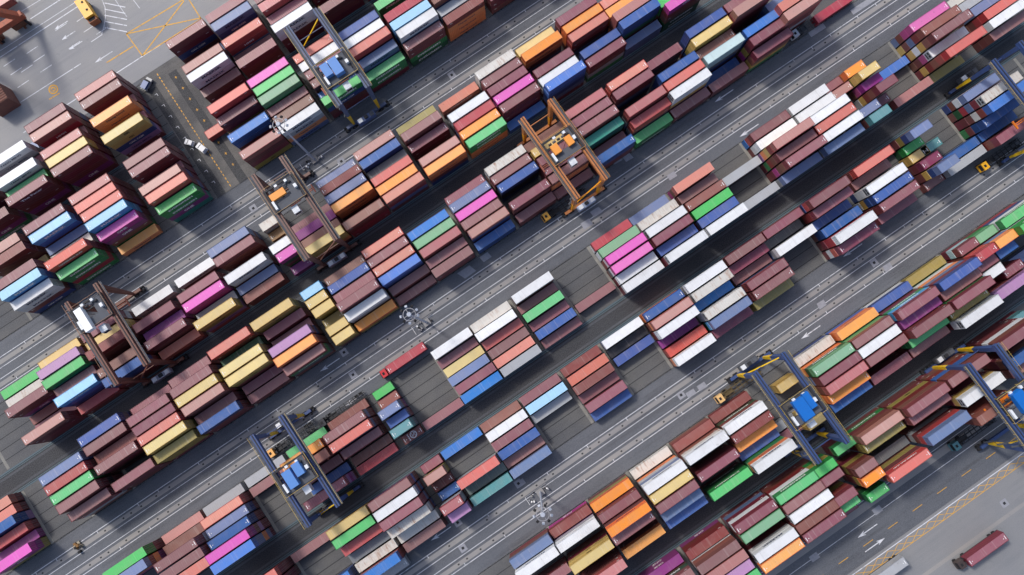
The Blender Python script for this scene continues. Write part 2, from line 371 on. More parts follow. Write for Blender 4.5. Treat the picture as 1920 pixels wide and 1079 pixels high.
def word(txt,width,hgt,mk):
    """a flat word mesh, centred, reading along +x, in the xz plane facing -y"""
    k=(txt,width,hgt,mk)
    if k in _words: return _words[k]
    cu=D.curves.new('lettering','FONT'); cu.body=txt; cu.size=1; cu.offset=.025; cu.extrude=0; cu.resolution_u=2
    o=D.objects.new('lettering',cu); SC.collection.objects.link(o); bpy.context.view_layer.update()
    dg=bpy.context.evaluated_depsgraph_get(); me=D.meshes.new_from_object(o.evaluated_get(dg)); D.objects.remove(o)
    co=np.zeros(len(me.vertices)*3); me.vertices.foreach_get('co',co); co=co.reshape(-1,3)
    x0,x1=co[:,0].min(),co[:,0].max(); y0,y1=co[:,1].min(),co[:,1].max()
    n=np.zeros_like(co); n[:,0]=(co[:,0]-(x0+x1)/2)*width/(x1-x0); n[:,2]=(co[:,1]-(y0+y1)/2)*hgt/(y1-y0)
    me.vertices.foreach_set('co',n.ravel()); me.materials.clear(); me.materials.append(TXM[mk]); me.update()
    _words[k]=me; return me
WORDS={'k':('EVERGREEN',7.6,.95,'w'),'K':('EVERGREEN',7.6,.95,'w'),'p':('ONE',3.0,1.15,'w'),'u':('ONE',3.0,1.15,'w'),'o':('Hapag-Lloyd',5.6,.95,'n'),
'y':('msc',1.5,.9,'k'),'Y':('msc',1.5,.9,'k'),'S':('MAERSK',6.2,1.1,'w'),'v':('YANG MING',6.4,.85,'n')}
def words_for(blk,bay,r,i,code,rr):
    if blk in('A1','A2'):
        if code in'wal' and not(blk=='A1' and bay==-53.7): 
            if blk=='A1' and bay==-84: return ('YANG MING',6.4,.85,'n')
            return ('MAERSK',6.2,1.1,'n')
        if code=='r' and blk=='A1' and i==1: return ('HMM',3.,.9,'w')
        if code=='C': return ('HAMBURG SUD',7.2,.8,'w')
        if code=='b': return ('CMA CGM',4.6,.8,'w')
        if blk=='A1' and bay==-84 and r==6 and i==0: return ('The Pacer',6.4,1.0,'w')
        if code=='m': return None
        return WORDS.get(code)
    if blk in('D','E'): return None
    if code in WORDS and rr.random()<.75: return WORDS[code]
    if code in'wh' and rr.random()<.45: return ('MAERSK',6.2,1.0,'n')
    if code=='C' or code=='c': return ('HAMBURG SUD',7.2,.7,'w') if rr.random()<.4 else None
    return None
# stacks: block index, place along the rows, 1 if twenty foot, row, tiers, colour indices from the top down
BKS=['A1','A2','B','C','D','E','F','G']
CODES=['m','n','r','R','c','C','o','O','y','Y','w','h','a','A','g','b','B','Z','s','l','S','k','K','t','T','G','q','p','u','v','M','d']
DATA=[
[2,-114,0,1,3,21,21],[2,-114,0,2,3,11,11],[2,-114,0,3,4,0,0,28,19,31],[2,-114,0,4,1,1],[2,-114,0,5,1,0],[2,-114,0,6,4,18,0,0,0,0],
[2,-100.5,0,1,4,8,8],[2,-100.5,0,2,5,29,0,0],[2,-100.5,0,3,5,21,23,22,0],[2,-100.5,0,4,4,0,28],[2,-100.5,0,5,5,20,16,15,29,0],[2,-100.5,0,6,2,2,1,1],
[2,-87.4,0,1,4,0,12,0],[2,-87.4,0,2,4,8,8,1],[2,-87.4,0,3,5,1,1,0,1],[2,-87.4,0,5,5,1,1,1],[2,-87.4,0,6,5,15,15,1,1],[2,-74.2,0,1,2,10,12,12],
[2,-74.2,0,3,4,0,0,0,0],[2,-74.2,0,4,3,28,28],[2,-74.2,0,5,4,0,0,0,1,0],[2,-74.2,0,6,2,5,1,1,0],[2,-60.5,0,1,2,10,0,0],[2,-60.5,0,3,4,0,0,0,0],
[2,-60.5,0,4,4,27,27,28,9,1],[2,-60.5,0,5,2,12,12],[2,-60.5,0,6,4,8,9,29,2,0],[2,-47.2,0,1,4,19,19,0],[2,-47.2,0,2,4,0,1,1,1,0],[2,-47.2,0,4,4,10,10,0,0,0],
[2,-47.2,0,5,2,19,19,0],[2,-47.2,0,6,2,1,1,1,1,0],[2,-35.8,1,1,2,11,11],[2,-35.8,1,2,1,7,7],[2,-35.8,1,4,4,10,0,1],[2,-35.8,1,5,4,27,22,0,21],
[2,-35.8,1,6,1,28,28],[2,-25.8,0,3,2,0,0],[2,-25.8,0,4,3,28,28,0],[2,-25.8,0,5,3,1,1,1],[2,-25.8,0,6,4,8,8,6,0],[2,-13.1,0,1,3,19,19,19],
[2,-13.1,0,2,4,1,1,1,0],[2,-13.1,0,3,4,19,19,19],[2,-13.1,0,4,4,6,6,6,0],[2,-13.1,0,6,4,1,1,2,2,0],[2,-0.3,0,1,4,18,19,19],[2,-0.3,0,2,4,15,15,15,19,0],
[2,-0.3,0,3,3,14,14],[2,-0.3,0,4,4,4,0,0],[2,-0.3,0,5,4,6,6,0],[2,-0.3,0,6,4,4,2,19,0,0],[2,13.3,0,1,3,9,9,0],[2,13.3,0,2,4,0,0,0,0],
[2,13.3,0,3,3,0,0,0],[2,13.3,0,5,4,18,0,0,0],[2,13.3,0,6,4,6,6,0,15,9,0],[2,26.7,0,1,2,5,0,0],[2,26.7,0,3,4,10,12,12,0],[2,26.7,0,4,4,2,0,15,0],
[2,26.7,0,5,4,6,6,6,0],[2,26.7,0,6,4,21,21,6,6,0,0],[2,39.6,0,1,4,11,11,11,0],[2,39.6,0,2,4,0,0,0,0],[2,39.6,0,3,4,0,0,1,0],[2,39.6,0,4,4,27,27,28,0],
[2,39.6,0,5,4,0,0,0,28,28,0],[2,39.6,0,6,1,16,15],[2,52.7,0,1,3,8,8,9],[2,52.7,0,2,4,6,6,0,19,14,0],[2,52.7,0,4,4,0,0,0,15,0],[2,52.7,0,5,4,10,10,0,12,0],
[2,52.7,0,6,5,16,16,15,19,0,1],[2,66.3,0,1,4,0,0],[2,66.3,0,2,4,6,6,6,1],[2,66.3,0,3,4,4,4,0,19,0],[2,66.3,0,5,4,15,15,0,1,0],[2,66.3,0,6,4,0,0,12,21,21,2],
[2,79,0,2,4,4,4,0],[2,79,0,3,4,6,6],[2,79,0,4,5,18,18,1,6],[2,79,0,5,5,15,15,22,1,22,0],[2,79,0,6,2,19,19,15],[2,92,0,5,4,21,21,1],
[2,92,0,6,5,27,1,1,22,22],[3,-140,0,1,2,4,0,28],[3,-140,0,2,2,4,0,0,15],[3,-140,0,3,3,15,15,29,0],[3,-140,0,4,2,2,0,28,29],[3,-140,0,5,1,28,28,28],
[3,-140,0,6,3,27,28,9,28],[3,-114,0,2,5,19,15,0,0],[3,-114,0,3,5,2,0,15,0],[3,-114,0,4,5,21,22,31,0],[3,-114,0,5,5,0,0,31,0,0],[3,-114,0,6,4,0,0,12,1,1],
[3,-100.5,0,1,5,15,14,15],[3,-100.5,0,2,5,0,0,15,31],[3,-100.5,0,3,4,1,0,0],[3,-100.5,0,4,5,0,0,0,31],[3,-100.5,0,6,4,0,0,0,0],[3,-87.4,0,1,3,0,0],
[3,-87.4,0,2,5,0,0,0,1],[3,-87.4,0,3,5,0,0],[3,-87.4,0,4,5,4,0,0,1],[3,-87.4,0,5,5,8,8,9,15],[3,-87.4,0,6,4,9,9,9,0,0],[3,-74.2,0,1,4,0,0],
[3,-74.2,0,2,5,0,0,15,31,0],[3,-74.2,0,3,5,8,9,31,0],[3,-74.2,0,4,5,18,0,0,0,31],[3,-74.2,0,5,3,0,0,0],[3,-74.2,0,6,4,15,0,0,0,0],[3,-60.5,0,1,5,4,0,0,0],
[3,-60.5,0,2,3,22,22],[3,-60.5,0,3,5,8,9,1,0],[3,-60.5,0,4,5,8,9,0,0,0],[3,-60.5,0,5,2,0,0],[3,-60.5,0,6,2,0,0,0],[3,-47.2,0,1,5,8,9,9,31],
[3,-47.2,0,2,3,0,0,0],[3,-47.2,0,3,2,0,0],[3,-47.2,0,4,5,29,0,15,0,31],[3,-47.2,0,5,5,6,0,0,0,0],[3,-47.2,0,6,4,0,21,14,1],[3,-35.8,1,1,4,20,15,31],
[3,-35.8,1,2,4,8,9,9,0],[3,-35.8,1,3,4,8,9,9,0,31],[3,-35.8,1,4,2,9,9],[3,-35.8,1,5,3,8,9,9,0],[3,-35.8,1,6,3,8,9,0,1,0],[3,-25.8,0,1,3,1,0],
[3,-25.8,0,2,4,15,15],[3,-25.8,0,3,4,0,0,0],[3,-25.8,0,4,5,0,0,0],[3,-25.8,0,5,4,10,12,0,0],[3,-25.8,0,6,2,6,9,1,0],[3,-13.1,0,1,4,4,0,0],
[3,-13.1,0,2,4,0,0,0],[3,-13.1,0,3,4,4,1,1],[3,-13.1,0,4,4,16,15,15,0],[3,-13.1,0,5,2,0,0,0],[3,-13.1,0,6,1,0,0],[3,-0.3,0,2,4,16,15,15],
[3,-0.3,0,3,4,26,21,21],[3,-0.3,0,4,4,18,0,0,0],[3,-0.3,0,5,3,0],[3,-0.3,0,6,3,0,0,0,12],[3,13.3,0,1,3,0],[3,13.3,0,2,4,19,19,15,0],
[3,13.3,0,3,4,27,27,0,0],[3,13.3,0,4,4,0,0,0,0],[3,13.3,0,5,4,18,15,0,0],[3,13.3,0,6,2,15,15,21],[3,26.7,0,1,4,11,10,0,0],[3,26.7,0,2,4,0,0,0,0],
[3,26.7,0,3,4,15,17,31,15],[3,26.7,0,5,4,0,0,0,12],[3,26.7,0,6,2,0,0,0],[3,39.6,0,1,3,1],[3,39.6,0,2,4,8,8,9],[3,39.6,0,3,4,0,0,0],
[3,39.6,0,4,4,0,0,0],[3,39.6,0,5,4,0,6,6],[3,39.6,0,6,1,0],[3,52.7,0,1,5,18,0,0,0],[3,52.7,0,2,5,0,0,0,1],[3,52.7,0,3,5,0,1,0,0],
[3,52.7,0,4,4,24,24,1,0],[3,52.7,0,5,2,0],[3,52.7,0,6,4,15,15,0,0],[3,66.3,0,1,5,4,4,12,0,0],[3,66.3,0,2,5,0,0,19,15,0],[3,66.3,0,4,5,18,0,12,19,0],
[3,66.3,0,5,4,2,4,12,15,0],[3,66.3,0,6,2,21,21,1],[3,79,0,1,3,0,31],[3,79,0,3,5,15,15,15,19,0],[3,79,0,4,5,4,4,0,0,0],[3,79,0,5,5,10,10,8,27,0],
[3,79,0,6,2,0,0],[3,92,0,1,5,15,15,15,15],[3,92,0,2,5,8,8,9,15,0],[3,92,0,3,4,1,1,0],[3,92,0,4,5,13,13,14,15,0],[3,92,0,5,1,15],
[3,92,0,6,2,0,0,28],[3,105,0,1,5,0,0,0,0],[3,105,0,2,6,18,18,1,0,0],[3,105,0,4,5,16,15,15,1,0],[3,105,0,5,5,0,0,9,27,0],[3,105,0,6,4,0,1,8,21],
[3,115.4,0,3,4,19,15,15,15],[3,115.4,0,4,6,4,4,0,0],[3,115.4,0,5,6,18,18,0,0,12],[3,129.1,0,6,1,2,0,0],[4,-114,0,1,4,21,21,0,0],[4,-114,0,2,5,19,1,6,28,27],
[4,-100.5,0,1,1,18],[4,-100.5,0,2,2,1],[4,-100.5,0,3,5,0,0,10,2,15],[4,-100.5,0,4,5,0,1,12,0],[4,-100.5,0,5,5,4,2,0],[4,-87.4,0,1,1,12,0],
[4,-87.4,0,2,3,4,0,0],[4,-87.4,0,3,3,19,15,0,0],[4,-87.4,0,4,4,15,15,0,0,28],[4,-87.4,0,5,6,27,28,0,29,0],[4,-87.4,0,6,6,16,19,19,6,19],[4,-74.2,0,1,1,12],
[4,-74.2,0,2,1,0],[4,-60.5,0,1,1,21],[4,-60.5,0,2,5,6,0],[4,-60.5,0,3,5,1,0],[4,-60.5,0,4,2,0,0],[4,-60.5,0,5,1,15],
[4,-60.5,0,6,5,0,29,28,29],[4,-47.2,0,1,1,1,6],[4,-47.2,0,2,5,0,19,0,0],[4,-47.2,0,3,5,4,19,0,0],[4,-47.2,0,4,3,0],[4,-47.2,0,5,1,1],
[4,-47.2,0,6,1,2],[4,-35.8,1,1,1,21],[4,-35.8,1,2,1,1],[4,-35.8,1,3,4,19,19,0,28],[4,-35.8,1,4,3,15,0,0,0],[4,-35.8,1,5,4,23,23,14,14],
[4,-35.8,1,6,1,1],[4,-25.8,0,6,1,0],[4,-13.1,0,1,2,10],[4,-13.1,0,2,1,0],[4,-13.1,0,3,1,8],[4,-13.1,0,4,2,19],
[4,-13.1,0,5,2,0],[4,-13.1,0,6,2,16],[4,-0.3,0,1,2,11,10],[4,-0.3,0,2,3,10],[4,-0.3,0,3,2,2],[4,-0.3,0,4,2,0],
[4,-0.3,0,5,2,4],[4,-0.3,0,6,2,12],[4,13.3,0,1,3,10],[4,13.3,0,2,1,0],[4,13.3,0,3,2,21],[4,13.3,0,4,1,0],
[4,13.3,0,5,2,15],[4,13.3,0,6,1,0],[4,26.7,0,5,1,0],[4,39.6,0,1,2,2,10,21],[4,39.6,0,2,3,26,10,10],[4,39.6,0,3,4,27,10,1],
[4,39.6,0,4,4,27,10,14],[4,39.6,0,5,3,10,0],[4,39.6,0,6,3,10],[4,52.7,0,1,1,19],[4,52.7,0,2,3,11,12,12],[4,52.7,0,3,4,10,12,12],
[4,52.7,0,4,4,0,1,1],[4,52.7,0,5,3,15],[4,52.7,0,6,5,10,0,0],[4,66.3,0,1,3,4,1,27,28],[4,66.3,0,2,2,0],[4,66.3,0,3,3,1],
[4,66.3,0,4,3,21,21,14],[4,66.3,0,5,3,15],[4,66.3,0,6,4,10,21,10],[4,79,0,3,2,12],[4,79,0,6,2,12],[4,92,0,1,3,0,2,16,1],
[4,92,0,2,3,10,10,0,10],[4,92,0,3,6,18,1,8,6,29],[4,92,0,4,5,0,1,1,21],[4,92,0,5,6,0,1,1,27,0],[4,92,0,6,3,19,12],[4,105,0,1,3,10,11],
[4,105,0,2,3,10,12],[4,105,0,3,5,10,12,12],[4,105,0,4,5,4,4,12,0],[4,105,0,5,5,10,11,10,0],[4,105,0,6,4,19,12,1],[4,121.8,1,1,2,6,6,8],
[4,121.8,1,2,4,8,8,21,21],[4,121.8,1,3,3,28,27,1],[4,121.8,1,4,5,0,1,1,8,12],[4,121.8,1,5,2,0],[4,115.5,1,1,1,0],[4,115.5,1,2,2,18],
[4,115.5,1,5,4,19,19],[4,115.5,1,6,5,23],[4,131.2,0,3,1,16],[4,131.2,0,6,2,18,0],[4,144,0,1,4,27,27,1,19,21],[4,144,0,2,5,1,1,19,0,8,1],
[4,144,0,3,6,0,1,8,10,8,0],[4,144,0,4,4,10,27,0],[4,144,0,5,6,4,2,1,1,8,0],[4,144,0,6,1,9],[4,162.5,0,1,1,11,11],[4,162.5,0,2,2,12,12],
[4,162.5,0,3,3,19,19],[4,162.5,0,4,4,4,2,0],[4,162.5,0,5,4,10,11],[4,162.5,0,6,3,0,0],[5,-87.4,0,1,5,4,0,0,0,0],[5,-87.4,0,2,4,0,0,0,0,0],
[5,-74.2,0,1,1,0],[5,-74.2,0,5,3,16,15,15],[5,-60.5,0,1,4,8,8],[5,-60.5,0,2,4,21,22],[5,-60.5,0,3,3,2,0],[5,-60.5,0,4,2,14],
[5,-60.5,0,5,2,11,11],[5,-60.5,0,6,4,16,1,1,1],[5,-47.2,0,1,5,0,0,16,0,0],[5,-47.2,0,2,5,10,19,0,16,0],[5,-47.2,0,3,5,0,0,0,19,0],[5,-47.2,0,4,4,11,12,0,16,0],
[5,-47.2,0,5,2,11,11,1],[5,-47.2,0,6,2,0,0,27],[5,-35.8,1,1,1,0],[5,-35.8,1,2,3,18,9,9],[5,-35.8,1,3,1,3],[5,-35.8,1,4,1,15],
[5,-35.8,1,5,4,18,12,12],[5,-35.8,1,6,3,29,0,0],[5,-25.8,0,1,1,16],[5,-25.8,0,4,3,4,12,12],[5,-25.8,0,5,1,25],[5,-25.8,0,6,2,23,23],
[5,-13.1,0,1,1,1],[5,-13.1,0,2,2,10],[5,-13.1,0,3,2,0,0],[5,-13.1,0,4,2,15],[5,-13.1,0,5,1,0],[5,-13.1,0,6,2,19],
[5,-0.3,0,1,2,0],[5,-0.3,0,2,2,20,20,20],[5,-0.3,0,3,1,12],[5,13.3,0,1,1,1],[5,13.3,0,2,2,5],[5,13.3,0,3,2,1],
[5,13.3,0,4,1,0],[5,13.3,0,5,2,0],[5,13.3,0,6,1,15],[5,26.7,0,1,2,10],[5,26.7,0,2,1,17],[5,26.7,0,3,1,15],
[5,39.6,0,1,3,15,6,6],[5,39.6,0,2,4,18,6,1],[5,39.6,0,3,4,10,10,1,1],[5,39.6,0,4,1,28,28],[5,39.6,0,5,2,5,1],[5,39.6,0,6,3,10,6,1],
[5,52.7,0,1,4,10,12,12],[5,52.7,0,2,4,11,11],[5,52.7,0,3,2,16],[5,52.7,0,4,4,11,12,12,12],[5,52.7,0,5,4,19,20,22],[5,52.7,0,6,2,30],
[5,66.3,0,1,3,0,0],[5,66.3,0,2,2,30],[5,66.3,0,3,1,0],[5,66.3,0,4,4,0,2,15,19],[5,66.3,0,5,4,0,0,0],[5,66.3,0,6,2,9,9],
[5,79,0,1,3,0,1],[5,79,0,2,1,14],[5,79,0,3,3,10,12,15],[5,92,0,1,5,0,2,15],[5,92,0,2,4,0,1,1,31],[5,92,0,3,2,15],
[5,92,0,4,3,15,15,1,0],[5,92,0,5,5,10,2,2,0],[5,92,0,6,4,30,4,10,0],[5,107.6,0,1,4,4,0],[5,107.6,0,2,2,0],[5,107.6,0,3,4,10,10,10],
[5,107.6,0,4,4,15,15,8,10],[5,107.6,0,5,4,0,0,0],[5,107.6,0,6,2,0],[5,121.8,1,1,5,19,15,9],[5,121.8,1,2,2,21,22,22,15],[5,121.8,1,3,2,8,8,8],
[5,121.8,1,4,3,30,0,0],[5,121.8,1,5,5,19,15,8,0],[5,121.8,1,6,1,0],[5,115.5,1,1,1,0],[5,126,1,3,2,23,23],[5,131.2,0,5,2,15],
[5,131.2,0,6,2,12],[5,144,0,1,4,19,10,1,15],[5,144,0,2,6,11,0,19,2,22],[5,144,0,3,6,16,1,11,0],[5,144,0,4,4,15,15,0,21],[5,144,0,5,2,15,15],
[5,144,0,6,4,0,1,1,8],[6,-25.8,0,1,3,19,1,0],[6,-25.8,0,2,4,10,10,0,0],[6,-25.8,0,4,3,0,0,0],[6,-13.1,0,1,2,1,27,0],[6,-13.1,0,2,4,10,12,29,0],
[6,-13.1,0,4,5,8,8,0],[6,-13.1,0,6,5,18,0,0],[6,-0.3,0,1,3,6,9,0],[6,-0.3,0,2,4,0,0,0],[6,-0.3,0,3,6,6,0,0],[6,-0.3,0,4,5,0,0,0],
[6,-0.3,0,6,3,6],[6,13.3,0,1,1,11,12],[6,13.3,0,2,5,10,19,12,6],[6,13.3,0,3,5,8,8,0],[6,13.3,0,4,5,0,0],[6,13.3,0,5,4,19,19],
[6,13.3,0,6,3,15],[6,26.7,0,1,2,1,1,0],[6,26.7,0,2,5,10,11,1,1],[6,26.7,0,4,4,0,0,0],[6,26.7,0,6,4,21,22,22],[6,39.6,0,1,1,1],
[6,39.6,0,2,4,10,1,22,1],[6,39.6,0,3,4,1,1],[6,39.6,0,4,3,6,1],[6,39.6,0,5,2,15],[6,39.6,0,6,5,10,6,21,21],[6,55.2,1,2,2,8,8,1],
[6,55.2,1,5,2,8,8],[6,55.2,1,6,3,8,8],[6,48,0,5,1,12],[6,48,0,6,1,0],[6,66.3,0,1,2,11,15,1],[6,66.3,0,2,5,26,22,6,6],
[6,66.3,0,3,5,0,1,19,16],[6,66.3,0,4,5,18,1,1],[6,66.3,0,5,4,6,6],[6,66.3,0,6,3,15],[6,79,0,1,3,6,6,16,9],[6,79,0,2,5,0,26,21,0],
[6,79,0,3,5,10,10,0],[6,79,0,4,5,0,0,0],[6,79,0,6,3,0],[6,92,0,1,2,15,10,15],[6,92,0,2,6,0,20,21,0,0],[6,92,0,3,5,28,28],
[6,92,0,4,6,0,1,0],[6,92,0,5,4,21,21],[6,92,0,6,3,0],[6,105,0,1,1,9,9],[6,105,0,2,6,15,0,19,6,10,26],[6,105,0,3,5,0,0],
[6,105,0,4,6,0,21,0],[6,105,0,5,4,9,9],[6,105,0,6,5,10,10,0],[6,115.5,1,1,3,0,13,0],[6,115.5,1,2,5,2,4,0],[6,115.5,1,3,4,0],
[6,115.5,1,4,4,10,10,21],[6,121.8,1,1,3,26,21,0],[6,121.8,1,2,5,6,19,0],[6,121.8,1,3,4,15,0],[6,121.8,1,5,3,0],[6,131.2,0,1,4,21,10,15,2],
[6,131.2,0,2,6,21,21,10,0],[6,131.2,0,5,1,19,15,0],[6,118,0,6,4,29,0],[7,-0.3,0,1,2,28,28,28,0],[7,-0.3,0,2,4,0,22,0],[7,13.3,0,1,3,1,1,28],
[7,13.3,0,2,5,0,1,10,1],[7,13.3,0,3,5,18,0,0],[7,13.3,0,4,5,29,0,0],[7,13.3,0,5,5,21,21],[7,26.7,0,1,5,0,10,0,19,0],[7,26.7,0,2,5,26,0,0],
[7,26.7,0,4,5,10,10,0],[7,26.7,0,5,5,6,12,0],[7,39.6,0,1,5,21,10,1,1],[7,39.6,0,2,5,0,0,0],[7,39.6,0,3,5,10,0,0],[7,39.6,0,4,5,1,0,0],
[7,39.6,0,5,5,0,0],[7,48.5,1,1,5,21,9,21,1],[7,48.5,1,2,5,0,0,0],[7,48.5,1,4,5,0,1,9,0],[7,48.5,1,5,4,21,21],[7,48.5,1,6,2,0],
[7,57.1,1,1,3,21,0,0],[7,57.1,1,3,5,0,1,9,0],[7,57.1,1,4,5,6,9,0],[7,57.1,1,6,3,21,22],[7,66.3,0,1,5,18,1,0,21,0],[7,66.3,0,2,4,9,9,0],
[7,66.3,0,4,2,14,14],[7,66.3,0,5,5,4,0,9,0,0],[7,79,0,1,6,0,1,1,9,0],[7,79,0,2,5,0,0,0,0],[7,79,0,4,6,19,2,0,12,0],[7,92,0,1,6,0,1,16,1],
[7,92,0,3,6,10,8,0,0],[7,92,0,5,6,1,1,1],[7,108.6,0,1,6,0,1,10,0],[7,108.6,0,3,5,15,1,0],[7,108.6,0,4,4,0,0,0],[7,115.5,1,1,2,23,0],
[0,-98.2,0,4,5,0,0,0],[0,-98.2,0,6,4,0,0,28,21,1],[0,-84,0,1,2,19,19],[0,-84,0,2,5,10,12,14,0,0],[0,-84,0,3,3,0,0,0],[0,-84,0,4,5,10,12,19,0,0],
[0,-84,0,5,4,21,21,0],[0,-84,0,6,5,0,0,1,28,0,19],[0,-69.7,0,1,5,0,0,0],[0,-69.7,0,2,5,18,2,1,1,0],[0,-69.7,0,3,3,0,0,0],[0,-69.7,0,4,5,18,0,0,0],
[0,-69.7,0,5,5,8,8,0,0],[0,-69.7,0,6,5,0,0,0,28,0],[0,-53.7,0,1,5,18,0,0,0,0],[0,-53.7,0,2,5,0,0,0,0,0],[0,-53.7,0,3,3,0,0],[0,-53.7,0,4,5,6,6,6,15,0,0],
[0,-53.7,0,5,3,0,1,0],[0,-53.7,0,6,5,8,8,15,29,0,12],[0,-25.9,0,1,4,0,0,15,0],[0,-25.9,0,3,2,19,19],[0,-25.9,0,4,4,18,0,0,0],[0,-25.9,0,5,4,10,10,0,19,0],
[0,-25.9,0,6,2,0,0,0],[0,-12.9,0,1,4,0,0,0,0],[0,-12.9,0,2,4,19,15,14,0],[0,-12.9,0,3,2,0,0],[0,-12.9,0,4,4,4,2,19,0,0],[0,-12.9,0,5,2,0,0],
[0,-12.9,0,6,3,0,1,1],[0,0.8,0,1,4,0,0,0,0],[0,0.8,0,2,4,0,0,0,0],[0,0.8,0,3,4,18,0,0,0,0],[0,0.8,0,4,3,0,14,0],[0,0.8,0,5,2,14,0],
[0,0.8,0,6,5,10,10,0,0,0],[0,14.4,0,1,4,15,0,0],[0,14.4,0,2,5,27,28,0,0,0],[0,14.4,0,3,3,0,1,0],[0,14.4,0,4,3,0,0,0],[0,14.4,0,6,3,0,0,0],
[0,28,0,4,4,0,0,0],[0,28,0,5,4,14,0,0],[0,28,0,6,3,1,0,0],[0,41,0,5,4,0,0,0],[0,41,0,6,4,21,21,0],[0,54,0,6,4,0,0,0],
[1,-98.2,0,1,5,18,0,0,0],[1,-98.2,0,2,5,1,0,0,0,0],[1,-98.2,0,3,2,8,15,8],[1,-98.2,0,4,5,0,0,15,0,0],[1,-98.2,0,5,5,20,16,19,0,0],[1,-98.2,0,6,4,10,10,0,15,0],
[1,-84,0,1,5,0,0,15,0,0],[1,-84,0,2,5,20,16,0,19,0,0],[1,-84,0,3,3,19,19,0],[1,-84,0,4,3,11,11,0],[1,-84,0,5,5,5,1,0,1,0,0],[1,-84,0,6,4,21,21,2,21,0],
[1,-69.6,0,1,5,18,1,0,1,0],[1,-69.6,0,2,5,4,0,0,1,0],[1,-69.6,0,3,5,4,0,0,28,0],[1,-69.6,0,4,5,20,20,20,0,0,0],[1,-69.6,0,5,4,27,28,1,21,28],[1,-69.6,0,6,1,6,6],
[1,-52.6,0,1,5,0,0,0,0,0],[1,-52.6,0,2,5,0,0,0,0,0],[1,-52.6,0,3,3,0,0,0],[1,-52.6,0,4,5,18,0,15,0,0],[1,-52.6,0,5,5,4,0,0,19,0],[1,-52.6,0,6,4,21,21,28,24,0],
[1,-25.8,0,1,5,4,2,0,0,0],[1,-25.8,0,2,4,0,0,9,0],[1,-25.8,0,3,2,0,0,0],[1,-25.8,0,4,4,16,16,0,0,0],[1,-25.8,0,6,4,18,0,0,9,0],[1,-35,1,1,1,4,0],
[1,-13,0,1,5,27,27,0,0,0],[1,-13,0,2,5,21,21,0,0,0],[1,-13,0,3,5,26,21,12,21,0],[1,-13,0,4,4,0,0,1,0],[1,-13,0,5,4,1,1,0,0],[1,-13,0,6,4,10,12,6,19,12],
[1,0.8,0,1,4,4,0,0,0],[1,0.8,0,2,4,10,10,0,0],[1,0.8,0,3,4,0,0,0,0],[1,0.8,0,4,4,0,0,0,0],[1,0.8,0,5,3,16,0,0],[1,0.8,0,6,4,21,15,0,0],
[1,14.5,0,1,2,14,0],[1,14.5,0,2,5,15,15,0,0],[1,14.5,0,3,5,10,10,0,0],[1,14.5,0,4,5,4,0,6,0,0],[1,14.5,0,5,4,19,19,0,0],[1,14.5,0,6,3,21,21,0],
[1,27.8,0,1,4,21,21,0,0],[1,27.8,0,3,5,2,0,0,0,0],[1,27.8,0,4,5,20,16,16,0,0],[1,27.8,0,5,5,10,19,21,0,0],[1,27.8,0,6,4,0,0,21,22,0],[1,41,0,2,4,0,0,0,0],
[1,41,0,3,5,18,0,0,0],[1,41,0,4,5,1,15,28,0,0],[1,41,0,5,4,12,19,0,0],[1,41,0,6,4,1,6,6,6],[1,55.2,0,5,4,4,6,0],[1,55.2,0,6,3,0,0,0],
[1,68.5,0,6,4,0,0,0]]
stacks=[]
for d in DATA: stacks.append(dict(blk=BKS[d[0]],bay=float(d[1]),L=6.06 if d[2] else 12.19,r=d[3],n=d[4],cols=[CODES[i] for i in d[5:]]))
def P3(x,y,z):
    p=UU*x+VV*(-y)+UP*(z-H); return CX+F*p[0]/p[2],CY+F*p[1]/p[2]
HIDDEN={'A1':'mmnmrbm','A2':'mmnmkm','B':'mmnmmlb','C':'mmmnbm','D':'mmnm','E':'mmbnm','F':'mnmm','G':'mnmnm'}
occ={}
for s in stacks:
    rr=random.Random(int(s['bay']*10)*7+s['r']*131+ord(s['blk'][0])+len(s['blk'])*17)
    s['v']=rowv(s['blk'],s['r']); s['x']=s['bay']+rr.uniform(-.16,.16); s['y']=-s['v']+rr.uniform(-.03,.03)
    cols=list(s['cols'])[:s['n']]
    while len(cols)<s['n']: cols.append(rr.choice(HIDDEN[s['blk']]))
    s['cols']=cols; s['rr']=rr
    hx=s['L']/2; z=s['n']*T; ins=0
    for i in range(9):
        for j in(-1,0,1):
            px,py=P3(s['x']-hx+i*hx/4,s['y']+j*1.15,z)
            ins+= 0<=px<=1920 and 0<=py<=1079
    s['vis']=ins
def dist(s):
    return s['vis']*10+s['n']*.5+s['rr'].random()*.01
big=[s for s in stacks if s['L']>10]; small=[s for s in stacks if s['L']<10]
big.sort(key=lambda s:-dist(s))
for i,s in enumerate(big): s['ind']=i<298 and s['vis']>0
for s in small: s['ind']=s['vis']>0
BNAME={'A1':'the topmost quayside strip','A2':'the strip just below the topmost','B':'the strip under the first road','C':'the strip above the middle road',
'D':'the strip below the middle road','E':'the strip above the lower road','F':'the strip below the lower road','G':'the bottom right strip'}
ORD=['first','second','third','fourth','fifth','sixth','seventh','eighth','ninth','tenth','eleventh','twelfth','thirteenth','fourteenth','fifteenth','sixteenth','seventeenth','eighteenth','nineteenth','twentieth','twenty-first','twenty-second']
bayidx={}
for blk in BNAME:
    bs=sorted({s['bay'] for s in stacks if s['blk']==blk and s['vis']>0})
    for i,b in enumerate(bs): bayidx[(blk,b)]=i
pos={(s['blk'],s['bay'],s['r']):s for s in stacks}
def cname(s): return COL[s['cols'][0]][0]
def nb(s,dr):
    q=pos.get((s['blk'],s['bay'],s['r']+dr)); return cname(q) if q else 'a gap'
used_labels={}
